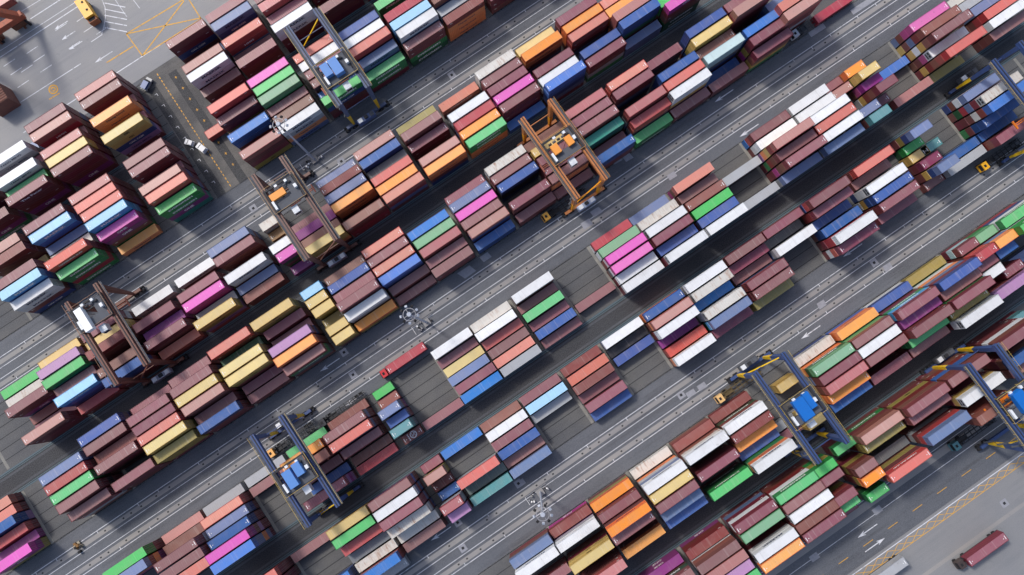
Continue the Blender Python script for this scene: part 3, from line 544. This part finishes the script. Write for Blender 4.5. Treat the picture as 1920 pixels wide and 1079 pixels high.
def label_for(s):
    c=cname(s); sz='short ' if s['L']<10 else ''; up,dn=nb(s,-1),nb(s,1)
    art=lambda q:q
    cands=[]
    if up=='a gap' and dn=='a gap': core=f'{c} {sz}container with no neighbour on either side'
    elif up=='a gap': core=f'{c} {sz}container above a {dn} one, gap above'
    elif dn=='a gap': core=f'{c} {sz}container below a {up} one, gap below'
    else: core=f'{c} {sz}container between a {up} and a {dn} one'
    return core
groups={}
for s in big+small:
    if s['ind']: s['core']=label_for(s); groups.setdefault(s['core'],[]).append(s)
for core,g in groups.items():
    byblk={}
    for s in g: byblk.setdefault(s['blk'],[]).append(s)
    for blk,gg in byblk.items():
        gg.sort(key=lambda s:(bayidx[(blk,s['bay'])],s['r']))
        if len(g)==1: gg[0]['label']=core; continue
        if len(gg)==1: gg[0]['label']=f"{core}, in {BNAME[blk]}"; continue
        cnt={}
        for s in gg: cnt[bayidx[(blk,s['bay'])]]=cnt.get(bayidx[(blk,s['bay'])],0)+1
        for s in gg:
            bi=bayidx[(blk,s['bay'])]
            pre='' if cnt[bi]==1 else ('upper ' if s is [q for q in gg if bayidx[(blk,q['bay'])]==bi][0] else 'lower ')
            short=BNAME[blk].replace('the strip ','strip ').replace('the ','')
            s['label']=f"{pre}{core}, {ORD[bi]} stack group of {short}"
seen={}
for s in big+small:
    if s['ind']:
        w=s['label'].split()
        if len(w)>16:
            s['label']=f"{cname(s)} {'short ' if s['L']<10 else ''}container, row {'one two three four five six'.split()[s['r']-1]} of {ORD[bayidx[(s['blk'],s['bay'])]]} group in {BNAME[s['blk']].replace('the strip ','strip ')}"
        while s['label'] in seen: s['label']+=' too'
        seen[s['label']]=1
stuffV=[];stuffF=[];stuffM=[];stuffVar=[];smats=[];swords=[]
def smi(m):
    if m not in smats: smats.append(m)
    return smats.index(m)
def stuffbox(x,y,z,L,code,var,door):
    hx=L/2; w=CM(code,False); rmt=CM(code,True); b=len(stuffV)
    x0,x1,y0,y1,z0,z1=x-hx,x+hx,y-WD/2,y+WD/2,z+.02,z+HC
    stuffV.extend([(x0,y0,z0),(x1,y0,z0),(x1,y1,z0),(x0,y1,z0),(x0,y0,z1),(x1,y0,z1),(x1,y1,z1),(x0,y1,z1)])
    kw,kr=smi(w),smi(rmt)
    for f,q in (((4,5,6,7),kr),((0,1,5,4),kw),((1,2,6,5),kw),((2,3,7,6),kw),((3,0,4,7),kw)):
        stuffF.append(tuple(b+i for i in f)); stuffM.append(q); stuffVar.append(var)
    if door:
        ks=smi(STEEL)
        for yy in(-.8,-.35,.35,.8):
            b=len(stuffV); stuffV.extend([(x1+.03,y+yy-.03,z0+.2),(x1+.03,y+yy+.03,z0+.2),(x1+.03,y+yy+.03,z1-.15),(x1+.03,y+yy-.03,z1-.15)])
            stuffF.append((b,b+1,b+2,b+3)); stuffM.append(ks); stuffVar.append(var)
def smallmarks(sgn):
    k='marks%d'%sgn
    if k in _words: return _words[k]
    m=MB(); 
    for x0,x1,z in((-5.2,-4.7,2.2),(-5.2,-4.4,1.95),(4.3,5.2,2.2)): m.add([(x0,0,z-1.35-.07),(x1,0,z-1.35-.07),(x1,0,z-1.35+.07),(x0,0,z-1.35+.07)],[(0,1,2,3)],MARK)
    _words[k]=m.mesh('lettering'); return _words[k]
for s in stacks:
    blk=s['blk']; rr=s['rr']; sgn=-1 if blk in('A1','A2','B','C') else 1
    near=None
    for t,code in enumerate(s['cols']):        # t = 0 is the topmost
        z=(s['n']-1-t)*T+.02; x=s['x']+(rr.uniform(-.06,.06) if t else 0)
        wd=words_for(blk,s['bay'],s['r'],t,code,rr) if s['L']>10 else None
        me=word(*wd) if wd else (smallmarks(sgn) if code in'mnrsc' and rr.random()<.4 and blk not in'DE' and s['L']>10 else None)
        if t==0 and s['ind']:
            kind=2 if code in'wha' and rr.random()<.6 else (1 if rr.random()<.45 else 0)
            root=empty('short_container' if s['L']<10 else 'shipping_container',(x,s['y'],z))
            tag(root,s['label'],'small container' if s['L']<10 else 'container','short containers standing in the yard' if s['L']<10 else 'forty foot containers on top of the yard stacks')
            for nm,m_ in cmeshes(code,s['L'],kind):
                o=D.objects.new(nm,m_); SC.collection.objects.link(o); o.parent=root
            if me:
                o=D.objects.new('lettering',me); SC.collection.objects.link(o); o.parent=root
                o.location=(0 if wd else 0,sgn*(WD/2+.012),HC/2); o.rotation_euler=(0,0,0 if sgn<0 else math.pi)
            if blk=='D' and s['r']==6 and s['bay'] in(-47.2,-35.8):
                e=MB()
                for cx in ((-4.1,4.1) if s['L']>10 else (.3,)):
                    n=20; vs=[];fs=[]
                    for i in range(n):
                        a_=2*math.pi*i/n
                        for q in(.78,1.0): vs.append((cx+q*math.cos(a_),q*math.sin(a_),HC-.03))
                    for i in range(n): j=(i+1)%n; fs.append((2*i,2*i+1,2*j+1,2*j))
                    e.add(vs,fs,MARK)
                    for (x0_,y0_,x1_,y1_) in((-.5,-.35,.5,.35),(-.35,.0,-.35,.6),(.35,-.6,.35,0),(-.6,-.1,-.1,-.5),(.1,.5,.6,.1)):
                        L_=math.hypot(x1_-x0_,y1_-y0_); nx,ny=-(y1_-y0_)/L_*.07,(x1_-x0_)/L_*.07
                        e.add([(cx+x0_+nx,y0_+ny,HC-.026),(cx+x0_-nx,y0_-ny,HC-.026),(cx+x1_-nx,y1_-ny,HC-.026),(cx+x1_+nx,y1_+ny,HC-.026)],[(0,1,2,3)],MARK)
                    for i in range(4):
                        xx=cx+(1.5 if cx<0 else -1.5); yy=-.75+i*.5; e.add([(xx-.16,yy-.16,HC-.026),(xx+.16,yy-.16,HC-.026),(xx+.16,yy+.16,HC-.026),(xx-.16,yy+.16,HC-.026)],[(0,1,2,3)],MARK)
                e.build('roof_emblem',root)
        else:
            stuffbox(x,s['y'],z,s['L'],code,rr.random(),True)
            if me: swords.append((me,x,s['y']+sgn*(WD/2+.014),z+HC/2,sgn))
for me,x,y,z,sgn in swords:
    nv=len(me.vertices); co=np.zeros(nv*3); me.vertices.foreach_get('co',co); co=co.reshape(-1,3)
    b=len(stuffV); stuffV.extend([(x+(c[0] if sgn<0 else -c[0]),y,z+c[2]) for c in co]); k=smi(me.materials[0])
    for p in me.polygons: stuffF.append(tuple(b+i for i in p.vertices)); stuffM.append(k); stuffVar.append(0)
me=D.meshes.new('stacked_containers'); me.from_pydata(stuffV,[],stuffF)
for m in smats: me.materials.append(m)
me.polygons.foreach_set('material_index',stuffM)
at=me.attributes.new('var','FLOAT','FACE'); at.data.foreach_set('value',stuffVar); me.update()
so_=D.objects.new('stacked_containers',me); SC.collection.objects.link(so_)
tag(so_,'all the other containers stacked underneath and between, showing mostly their sides and ends','containers',kind='stuff')
# ---------------------------------------------------------------- yard cranes
def crane_mats(base,low,rail,pre):
    return dict(b=plain(pre+' crane steel',base,.5,dirt=.35),l=plain(pre+' lower leg paint',low,.5,dirt=.2),r=plain(pre+' handrail',rail,.5,dirt=.2),
      d=plain(pre+' dark machinery',(40,42,48),.7),w=plain(pre+' pale cabinet',(222,226,230),.5,dirt=.1),g=plain(pre+' grating',(84,88,96),.8),t=GASK)
def rtg(name,label,u,v0,v1,mats,house,houses,trol,power,brace,spread,load=None,box_white=False):
    """gantry crane; v0,v1 the two wheel tracks; trol = v of its trolley; power = -1/1 which track carries the power pack"""
    vc=(v0+v1)/2; root=tag(empty(name,(u,-vc,0)),label,'crane'); hs=(v1-v0)/2; G1=4.25; zt=20.6
    B,Lw,Rl,Dk,Wh,Gr=mats['b'],mats['l'],mats['r'],mats['d'],mats['w'],mats['g']
    for sx in(-1,1):
        g=MB(); x=sx*G1; g.box(x-.55,x+.55,-hs-1.1,hs+1.1,zt-1.5,zt,B)
        g.box(x-.12,x+.12,-hs-1.0,hs+1.0,zt+.0,zt+.14,Dk)
        for yy in range(-12,13,3): g.box(x-.58,x+.58,yy-.06,yy+.06,zt-1.52,zt+.02,B)
        go=g.build('girder',root)
        w=MB(); xo=x+sx*.95; w.box(xo-.36,xo+.36,-hs-1,hs+1,zt-.9,zt-.84,Gr)
        y=-hs-1
        while y<hs+1: w.box(xo+sx*.33-.03,xo+sx*.33+.03,y-.03,y+.03,zt-.84,zt+.2,Rl); y+=1.6
        w.box(xo+sx*.33-.035,xo+sx*.33+.035,-hs-1,hs+1,zt+.16,zt+.22,Rl); w.build('walkway',go)
        for sy in(-1,1):
            l=MB(); yb=sy*hs
            l.beam((x,yb,zt-.9),(x,yb,9.5),1.25,1.35,B,.95,1.0); leg=l.build('leg',root)
            q=MB(); q.beam((x,yb,9.5),(x,yb,1.9),.98,1.04,Lw,.6,.62); q.build('lower_leg',leg)
    for sy in(-1,1):
        y=sy*hs; s_=MB(); s_.beam((-6.6,y,1.6),(6.6,y,1.6),.8,1.,B if sy!=-power else B); sill=s_.build('sill_beam',root)
        for sx in(-1,1):
            bg_=MB(); bg_.box(sx*5.6-1.7,sx*5.6+1.7,y-.42,y+.42,.75,1.15,Dk); bo=bg_.build('bogie',sill)
            for dx in(-1.1,1.1):
                for dy in(-.48,.48):
                    wq=MB(); wq.cyl((sx*5.6+dx,y+dy-.2,.75),(sx*5.6+dx,y+dy+.2,.75),.75,.75,GASK,14); wq.cyl((sx*5.6+dx,y+dy-.21,.75),(sx*5.6+dx,y+dy+.21,.75),.3,.3,Gr,8); wq.build('wheel',sill)
        br=MB()
        if brace==sy or brace==0: br.beam((-G1,y+sy*.1,8.0),(G1,y+sy*.1,17.5),.28,.28,Lw)
        br.beam((-G1,y,12.5),(G1,y,12.5),.18,.18,B)
        if sy==-1:
            for k in range(6): br.beam((-G1-1.0+(k%2)*1.2,y+.8,2+3*k),(-G1+.2-(k%2)*1.2,y+.8,5+3*k),.5,.1,Gr)
        br.build('brace',root)
    p=MB(); y=-power*(-1)*hs if False else (-hs if power>0 else hs)
    p.box(-3.2,2.4,y-(1.9 if power>0 else -.5),y-(.5 if power>0 else -1.9),2.0,4.0,mats.get('p',Gr)) 
    p.box(-2.9,-1.6,y-(1.8 if power>0 else -.6),y-(.6 if power>0 else -1.8),4.0,4.4,Wh); p.box(-.9,.2,y-(1.6 if power>0 else -.7),y-(.7 if power>0 else -1.6),4.0,4.5,Dk); p.box(.9,2.1,y-(1.8 if power>0 else -.6),y-(.6 if power>0 else -1.8),4.0,4.3,Wh if box_white else Gr)
    p.build('power_pack',root)
    ty=-(trol-vc); tr=MB()
    for dx in(-4.25,4.25): tr.box(dx-.3,dx+.3,ty-3.4,ty+3.4,zt+.2,zt+.75,Dk)
    for dy in(-3.2,-1.2,1.2,3.2): tr.box(-4.25,4.25,ty+dy-.25,ty+dy+.25,zt+.15,zt+.6,Dk)
    tr.box(-3.7,3.7,ty-3.3,ty-1.0,zt+.6,zt+.66,Gr)
    tr.box(1.5,3.8,ty-1,ty+3.1,zt+.6,zt+.66,Gr)
    for q in range(5): tr.cyl((-3+q*1.3,ty+1.9,zt+.95),(-2.2+q*1.3,ty+1.9,zt+.95),.32,.32,mats['g'] if q%2 else Dk,8)
    tro=tr.build('trolley',root)
    for (x0,x1,y0,y1,z1) in houses:
        h=MB(); h.box(x0,x1,ty+y0,ty+y1,zt+.66,zt+z1,house); h.build('machinery_house',tro)
    for (x0,x1,y0,y1,z1) in ((-3.9,-3.3,-2.8,-.4,1.7),(3.1,3.9,-.5,.5,1.7),(1.7,2.4,2.2,2.9,1.5),(-1.2,-.4,2.5,3.1,1.3)):
        e=MB(); e.box(x0,x1,ty+y0,ty+y1,zt+.68,zt+z1,Wh); e.build('control_cabinet',tro)
    r=MB()
    for a,b_ in (((-4.7,-3.6),(4.7,-3.6)),((4.7,-3.6),(4.7,3.6)),((4.7,3.6),(-4.7,3.6)),((-4.7,3.6),(-4.7,-3.6))):
        r.beam((a[0],ty+a[1],zt+1.7),(b_[0],ty+b_[1],zt+1.7),.07,.07,Rl)
        for t_ in(0,.33,.66): r.box(a[0]+(b_[0]-a[0])*t_-.04,a[0]+(b_[0]-a[0])*t_+.04,ty+a[1]+(b_[1]-a[1])*t_-.04,ty+a[1]+(b_[1]-a[1])*t_+.04,zt+.6,zt+1.7,Rl)
    r.build('railing',tro)
    c=MB(); c.box(-.9,.9,ty-5.6,ty-3.7,zt-2.6,zt-.4,Wh); c.box(-.8,.8,ty-5.62,ty-5.58,zt-2.2,zt-1.0,GASK); c.build('driver_cab',tro)
    if spread:
        zs,sm=spread; s_=MB()
        s_.box(-6.,6.,ty-.35,ty-.15,zs,zs+.35,sm); s_.box(-6.,6.,ty+.15,ty+.35,zs,zs+.35,sm)
        for dx in(-6,6): s_.box(dx-.2,dx+.2,ty-1.2,ty+1.2,zs-.1,zs+.3,sm)
        s_.box(-1.6,1.6,ty-1,ty+1,zs+.35,zs+.9,sm); s_.build('spreader',root)
        cb=MB()
        for dx in(-1.4,1.4):
            for dy in(-.9,.9): cb.beam((dx,ty+dy,zs+.9),(dx*1.6,ty+dy*1.4,zt+.2),.07,.07,Dk)
        cb.build('hoist_cable',root)
    return root
blueC=crane_mats((56,78,126),(240,196,30),(196,168,92),'blue'); greyC=crane_mats((72,88,122),(232,186,30),(206,176,92),'slate')
greyC['p']=plain('slate power pack',(84,104,150),.6)
brownC=crane_mats((112,78,70),(120,84,74),(176,140,84),'rusty'); brownC['p']=plain('rusty power pack',(150,160,180),.6)
redC=crane_mats((110,66,54),(122,74,62),(150,110,84),'red rust'); redC['p']=plain('red rust power pack',(170,176,192),.6)
orgC=crane_mats((186,118,66),(246,166,24),(206,150,80),'orange'); orgC['p']=plain('orange power pack',(168,182,206),.6)
BH=plain('blue house',(84,134,200),.5,dirt=.1); VB=plain('vivid house',(10,104,190),.5,dirt=.1); OH=plain('orange house',(232,150,60),.5,dirt=.1); WH=plain('white house',(238,240,244),.5,dirt=.05); RS=plain('spreader orange',(228,124,32),.5); BR=plain('spreader rust',(150,84,66),.6)
H3=[(-1.6,.9,-2.4,2.4,2.6),(-3.4,-1.8,-2.0,1.4,2.1)]
rtg('gantry_crane','slate blue gantry crane on yellow lower legs at the top of the photo',2.7,-108.0,-84.3,greyC,BH,[(-.9,1.6,-2.2,2.4,2.7),(-3.3,-1.1,-1.0,2.6,2.2)],-91.5,1,1,(14,BR))
rtg('gantry_crane','rusty brown gantry crane with an orange cabin and white boxes on its trolley',-26.1,-79.5,-55.2,brownC,OH,[(-3.6,.6,-.4,1.4,1.7)],-71.5,1,-1,(12.5,BR),box_white=True)
rtg('gantry_crane','dark red rusty gantry crane at the left with a long white trolley roof',-83.2,-78.6,-55.6,redC,WH,[(-2.9,-.9,-4.2,2.2,2.5)],-73.5,1,-1,(13,BR),box_white=True)
rtg('gantry_crane','orange gantry crane with a white roofed orange trolley and orange legs',39.6,-52.6,-29.1,orgC,OH,[(-3.1,-1.1,-1.3,1.3,1.8),(1.1,2.9,-1.3,1.3,1.8)],-41.5,1,-1,(11,BR),box_white=True)
rtg('gantry_crane','blue gantry crane lower left with a pale blue trolley house',-61.8,-23.7,.9,blueC,BH,[(-2.4,0.,-2.6,2.0,2.6),(.5,2.6,-1.0,2.4,2.2)],-10.5,-1,-1,(11,BR))
rtg('gantry_crane','blue gantry crane right of centre with a vivid blue trolley house',50.6,34.0,58.6,blueC,VB,[(-1.9,1.1,-2.8,2.6,2.6),(1.3,3.0,-1.4,2.8,2.1)],46.2,-1,1,None)
rtg('gantry_crane','blue gantry crane at the right edge with bright yellow lower legs',95.2,61.9,86.2,blueC,VB,[(-1.5,1.3,-2.8,2.6,2.6)],74.5,-1,-1,(16,RS))
rtg('gantry_crane','navy gantry crane in the upper right corner with one yellow leg',148.1,3.6,27.6,blueC,VB,[(-1.5,1.3,-2.8,2.6,2.6)],20.,-1,-1,(14,RS))
# ---------------------------------------------------------------- light masts
LP=plain('mast paint',(176,182,194),.5,dirt=.2)
def mast(u,v,label,hgt=33.):
    root=tag(empty('light_mast',(u,-v,0)),label,'light mast','tall light masts between the road lanes')
    m=MB(); m.cyl((0,0,.6),(0,0,hgt),.34,.17,LP,14); m.build('mast',root)
    b=MB(); b.box(-1.,1.,-1.,1.,0,.6,CONC); b.build('plinth',root)
    r=MB(); n=16
    for i in range(n):
        a0,a1=2*math.pi*i/n,2*math.pi*(i+1)/n; r.beam((1.5*math.cos(a0),1.5*math.sin(a0),hgt-.5),(1.5*math.cos(a1),1.5*math.sin(a1),hgt-.5),.14,.14,STEEL)
    for i in range(4): a0=math.pi*i/2; r.beam((0,0,hgt-.4),(1.5*math.cos(a0),1.5*math.sin(a0),hgt-.5),.12,.12,STEEL)
    r.cyl((0,0,hgt-.2),(0,0,hgt+.25),.62,.5,LP,14); hd=r.build('lamp_ring',root)
    for i in range(9):
        a0=2*math.pi*i/9; f=MB(); x,y=2.05*math.cos(a0),2.05*math.sin(a0); f.beam((x-.22*math.cos(a0),y-.22*math.sin(a0),hgt-.45),(x+.22*math.cos(a0),y+.22*math.sin(a0),hgt-.75),.6,.36,GASK if i%2 else LP); f.build('floodlight',hd)
    return root
for px,py,lb in ((800,605,'tall pale light mast rising beside the middle road, left of centre'),(1013,923,'tall pale light mast with a ring of lamps over the lower road'),(590,300,'tall pale light mast leaning over the top road stack of containers')):
    u,v=G(px,py); mast(u,v,lb)
    k=MB()
    rr=random.Random(px)
    dk=MB(); 
    for i in range(9):
        x,y=rr.uniform(-4.2,2.6),rr.uniform(-1.1,1.1)
        if abs(x)<1.2 and abs(y)<1.2: x-=2.4
        k.box(u+x-.2,u+x+.2,-v+y-.2,-v+y+.2,0,rr.uniform(.5,1.3),rr.choice((MARK,STEEL,GASK,CONC)))
    k.beam((u-4.2,-v-1.2,.5),(u-4.2,-v+1.2,.5),.1,.1,MARK); k.beam((u-4.2,-v+1.2,.5),(u+2.5,-v+1.2,.5),.1,.1,STEEL)
    tag(k.build('barrier'),'cluster of small posts, boxes and rails around the mast foot '+{800:'left of centre',1013:'on the lower road',590:'on the top road'}[px],'barrier','protective posts at the mast feet')
# ---------------------------------------------------------------- vehicles
def truck(name,label,u,v,cabc,rz=0.,code=None,chassis=True,clen=12.4,chc=(48,50,56)):
    """terminal tractor, cab at -x, skeletal trailer behind; u,v = centre of the trailer"""
    root=tag(empty(name,(u,-v,0),rz),label,'truck'); cm=plain(name+' cab paint '+str(cabc[0]),cabc,.4,dirt=.08); ch=plain(name+' chassis '+str(chc[0]),chc,.7)
    hx=clen/2
    x0=-hx-2.4
    c=MB(); c.box(x0+.35,x0+2.0,-1.05,1.05,.9,2.85,cm)
    c.add([(x0-.1,-1.0,.9),(x0-.1,1.0,.9),(x0+.348,1.0,2.7),(x0+.348,-1.0,2.7),(x0+.348,-1.0,.9),(x0+.348,1.0,.9)],[(0,3,2,1),(0,4,3),(1,2,5),(0,1,5,4)],cm)
    cab=c.build('cab',root)
    w=MB(); w.box(x0+.75,x0+1.35,-.35,.35,2.86,2.95,GASK); w.build('roof_hatch',cab)
    g=MB(); g.box(x0-.0,x0+.3,-.85,.85,1.75,1.8,GASK); g.add([(x0+.05,-.9,1.55),(x0+.05,.9,1.55),(x0+.30,.9,2.62),(x0+.30,-.9,2.62)],[(0,1,2,3)],GASK); g.build('windscreen',cab)
    f=MB(); f.box(x0+2.0,x0+5.4,-.45,.45,.7,1.0,ch); f.box(x0+2.15,x0+2.7,-.9,-.2,.9,2.2,ch); f.box(x0+2.15,x0+2.7,.3,.9,.9,1.9,ch); f.build('tractor_frame',root)
    if chassis:
        t=MB()
        for y in(-.55,.55): t.box(-hx,hx,y-.12,y+.12,1.0,1.3,ch)
        k=-hx+.2
        while k<hx: t.box(k-.09,k+.09,-1.2,1.2,1.02,1.24,ch); k+=1.45
        for y in(-1.18,1.18): t.box(-hx,hx,y-.05,y+.05,1.05,1.22,ch)
        t.build('trailer_frame',root)
    for wx in (x0+.7,x0+3.4)+((hx-1.2,hx-2.5) if chassis else ()):
        for y in(-.95,.95):
            q=MB(); q.cyl((wx,y-.2,.5),(wx,y+.2,.5),.5,.5,GASK,12); q.build('wheel',root)
    if code:
        r2=empty('shipping_container',(u,-v,1.32),rz)
        for nm,m_ in cmeshes(code[0],12.19,1):
            o=D.objects.new(nm,m_); SC.collection.objects.link(o); o.parent=r2
        tag(r2,code[1],'container')
def tk(px,py,z=1.3): return G(px,py,z)
u,v=G(761,671.5,4.0); truck('terminal_truck','red cab terminal truck hauling a red container on the middle road',u,v,(196,44,52),code=('r','red container riding on the red cab truck in the middle road'))
u,v=G(1068,378,1.3); truck('terminal_truck','yellow cab terminal truck with an empty trailer under the orange crane',u-.5,v,(232,170,62),chc=(34,34,38))
u,v=G(1385,722,1.3); truck('terminal_truck','sandy cab terminal truck with empty trailer beside the right blue crane',u+1,v,(226,184,122),chc=(92,78,48))
u,v=G(548,824,1.3); truck('terminal_truck','light orange cab terminal truck parked under the lower left blue crane',u+1,v,(240,180,104),chc=(40,42,46))
u,v=G(632,775,1.3); truck('terminal_truck','empty dark skeletal truck beside the lower left crane, near green containers',u+3,v,(50,52,58),chc=(36,38,42))
u,v=G(1882,286,1.3); truck('terminal_truck','yellow cab terminal truck with empty black trailer near the upper right edge',u,v,(238,176,40),chc=(36,38,44))
u,v=G(1528,40,1.3); truck('terminal_truck','white cab terminal truck pulling a flat trailer near the top',u,v,(196,200,206),chc=(64,66,72))
u,v=G(1822,812,1.3); truck('terminal_truck','teal cab terminal truck with an empty trailer at the bottom right crane',u+1.5,v,(92,140,146),chc=(40,40,44))
u,v=G(727,1077,4.0); truck('terminal_truck','white cab terminal truck under a grey container at the bottom edge',u,v,(210,214,216),code=('a','light grey container on a truck at the bottom edge, beside a blue one'))
u,v=G(1850,1030,3.6); truck('terminal_truck','dark cab truck under the brown container in the bottom right corner',u,v,(70,60,58),code=('m','lone rusty brown container on a trailer in the bottom right corner'))
u,v=G(1668,1072,3.6); truck('terminal_truck','blue cab truck with a grey container at the bottom edge, right side',u-1,v,(60,80,140),code=('a','dirty grey container at the bottom edge, right of the road'))
# big yellow lift truck, top left
u,v=G(163,20,2.5); root=tag(empty('lift_truck',(u,-v,0),math.pi/2),'big yellow cargo truck standing across the quay lanes at top left','truck')
YP=plain('lift truck yellow',(240,176,44),.45,dirt=.1); BP=plain('lift truck brown',(150,84,44),.6)
m=MB(); m.box(-3.0,3.2,-1.35,1.35,1.1,4.2,YP); m.build('body',root); m=MB(); m.box(-4.3,-3.0,-1.3,1.3,.9,3.3,BP); m.box(-4.1,-3.2,-1.0,1.0,3.3,3.36,GASK); m.build('rear_deck',root)
for x in(-1.0,1.7): m=MB(); m.box(x-.3,x+.3,-.8,-.2,4.2,4.28,GASK); m.build('roof_hatch',root)
for x in(-3.2,2.2):
    for y in(-1.1,1.1): m=MB(); m.cyl((x,y-.3,.7),(x,y+.3,.7),.7,.7,GASK,14); m.build('wheel',root)
# small service vehicles and odds and ends
def van(name,label,px,py,c,rz,L=4.6,Wd=1.9,roofc=None):
    u,v=G(px,py,1); root=tag(empty(name,(u,-v,0),rz),label,'van'); p=plain(name+' paint %d'%px,c,.4,dirt=.05)
    m=MB(); m.box(-L/2,L/2,-Wd/2,Wd/2,.4,1.2,p); m.build('body',root)
    m=MB(); m.box(-L/2+.2,L/2-1.3,-Wd/2+.1,Wd/2-.1,1.2,2.0,p if not roofc else plain(name+' roof %d'%px,roofc,.4)); m.build('cabin',root)
    m=MB(); m.add([(L/2-1.3,-Wd/2+.15,1.95),(L/2-1.3,Wd/2-.15,1.95),(L/2-.7,Wd/2-.15,1.22),(L/2-.7,-Wd/2+.15,1.22)],[(0,1,2,3)],GASK); m.build('windscreen',root)
    for x in(-L/2+.8,L/2-.8):
        for y in(-Wd/2,Wd/2): m=MB(); m.cyl((x,y-.1,.35),(x,y+.1,.35),.35,.35,GASK,10); m.build('wheel',root)
van('service_van','small grey and blue service van parked at the head of the cross road',275,158,(150,154,160),.5,3.8,1.8,(60,90,150))
van('service_van','small white service van on the dark cross road beside the quay stacks',378,278,(222,224,228),1.9,3.2,1.7)
van('service_van','tiny white service van further down the dark cross road',355,292-24,(214,216,220),2.2,2.6,1.5)
u,v=G(146,1027,1); m=MB(); rr=random.Random(3)
for i in range(12): x,y=rr.uniform(-1.1,1.1),rr.uniform(-1.3,1.3); m.box(u+x-.35,u+x+.35,-v+y-.35,-v+y+.35,.02,rr.uniform(.3,1.),(plain('scrap brown',(140,104,60),.8),plain('scrap pale',(170,160,140),.8),GASK)[i%3])
tag(m.build('scrap_heap'),'small heap of brown scrap on the runway at lower left','scrap heap')
# quay crane foot, top left
QC=plain('quay crane rust paint',(168,84,56),.6,dirt=.5); QB=plain('quay crane bogie',(110,66,44),.8,dirt=.6); u,v=G(24,62)
root=tag(empty('quay_crane',(u,-v,0)),'rust red foot and bogies of a quay crane in the top left corner','crane')
m=MB(); m.beam((-14,0,4.2),(6.6,0,4.2),1.6,2.2,QC); m.build('sill_beam',root)
for x in(-11,-4.5,3.6):
    m=MB(); m.box(x-2.2,x+2.2,-.9,.9,.9,3.0,QB); rr=random.Random(int(x*3))
    for i in range(14): a=rr.uniform(-2.3,2.3); b_=rr.uniform(-1.5,1.5); m.box(x+a-.3,x+a+.3,b_-.3,b_+.3,.6,rr.uniform(1.2,3.6),rr.choice((QB,QC,GASK)))
    m.build('bogie',root)
m=MB(); m.beam((5.0,0,5),(-6,0,30),1.8,1.8,QC,1.6,1.6); m.beam((-14,0,5),(-14,0,46),2.0,2.0,QC); m.beam((-14,20,46),(-14,-8,46),1.6,2.4,QC); m.build('leg',root)
m=MB(); m.box(-8.6,-2.8,-2.6,2.0,9.0,11.4,plain('quay crane white house',(214,224,238),.5)); m.build('machinery_house',root)
r2=empty('shipping_container',(G(5,6,3)[0]-3,-G(5,6,3)[1],1.3)); tag(r2,'salmon container cut off by the top left corner','container')
for nm,m_ in cmeshes('s',12.19,0):
    o=D.objects.new(nm,m_); SC.collection.objects.link(o); o.parent=r2
u,v=G(2,180,4); m=MB(); m.box(-4,2.4,-3.,2.6,0,6.,plain('hatch brown',(120,76,66),.7,dirt=.5)); 
for i in range(8): m.box(-4.0,2.42,-2.8+i*.7,-2.7+i*.7,5.98,6.12,QB)
rt=tag(empty('hatch_cover',(u-.4,-v,0)),'brown steel cover block with a blue disc at the left edge','hatch cover'); m.build('block',rt)
m=MB(); m.cyl((-.6,.2,6.12),(-.6,.2,6.9),1.1,1.1,VB,18); m.build('disc',rt)
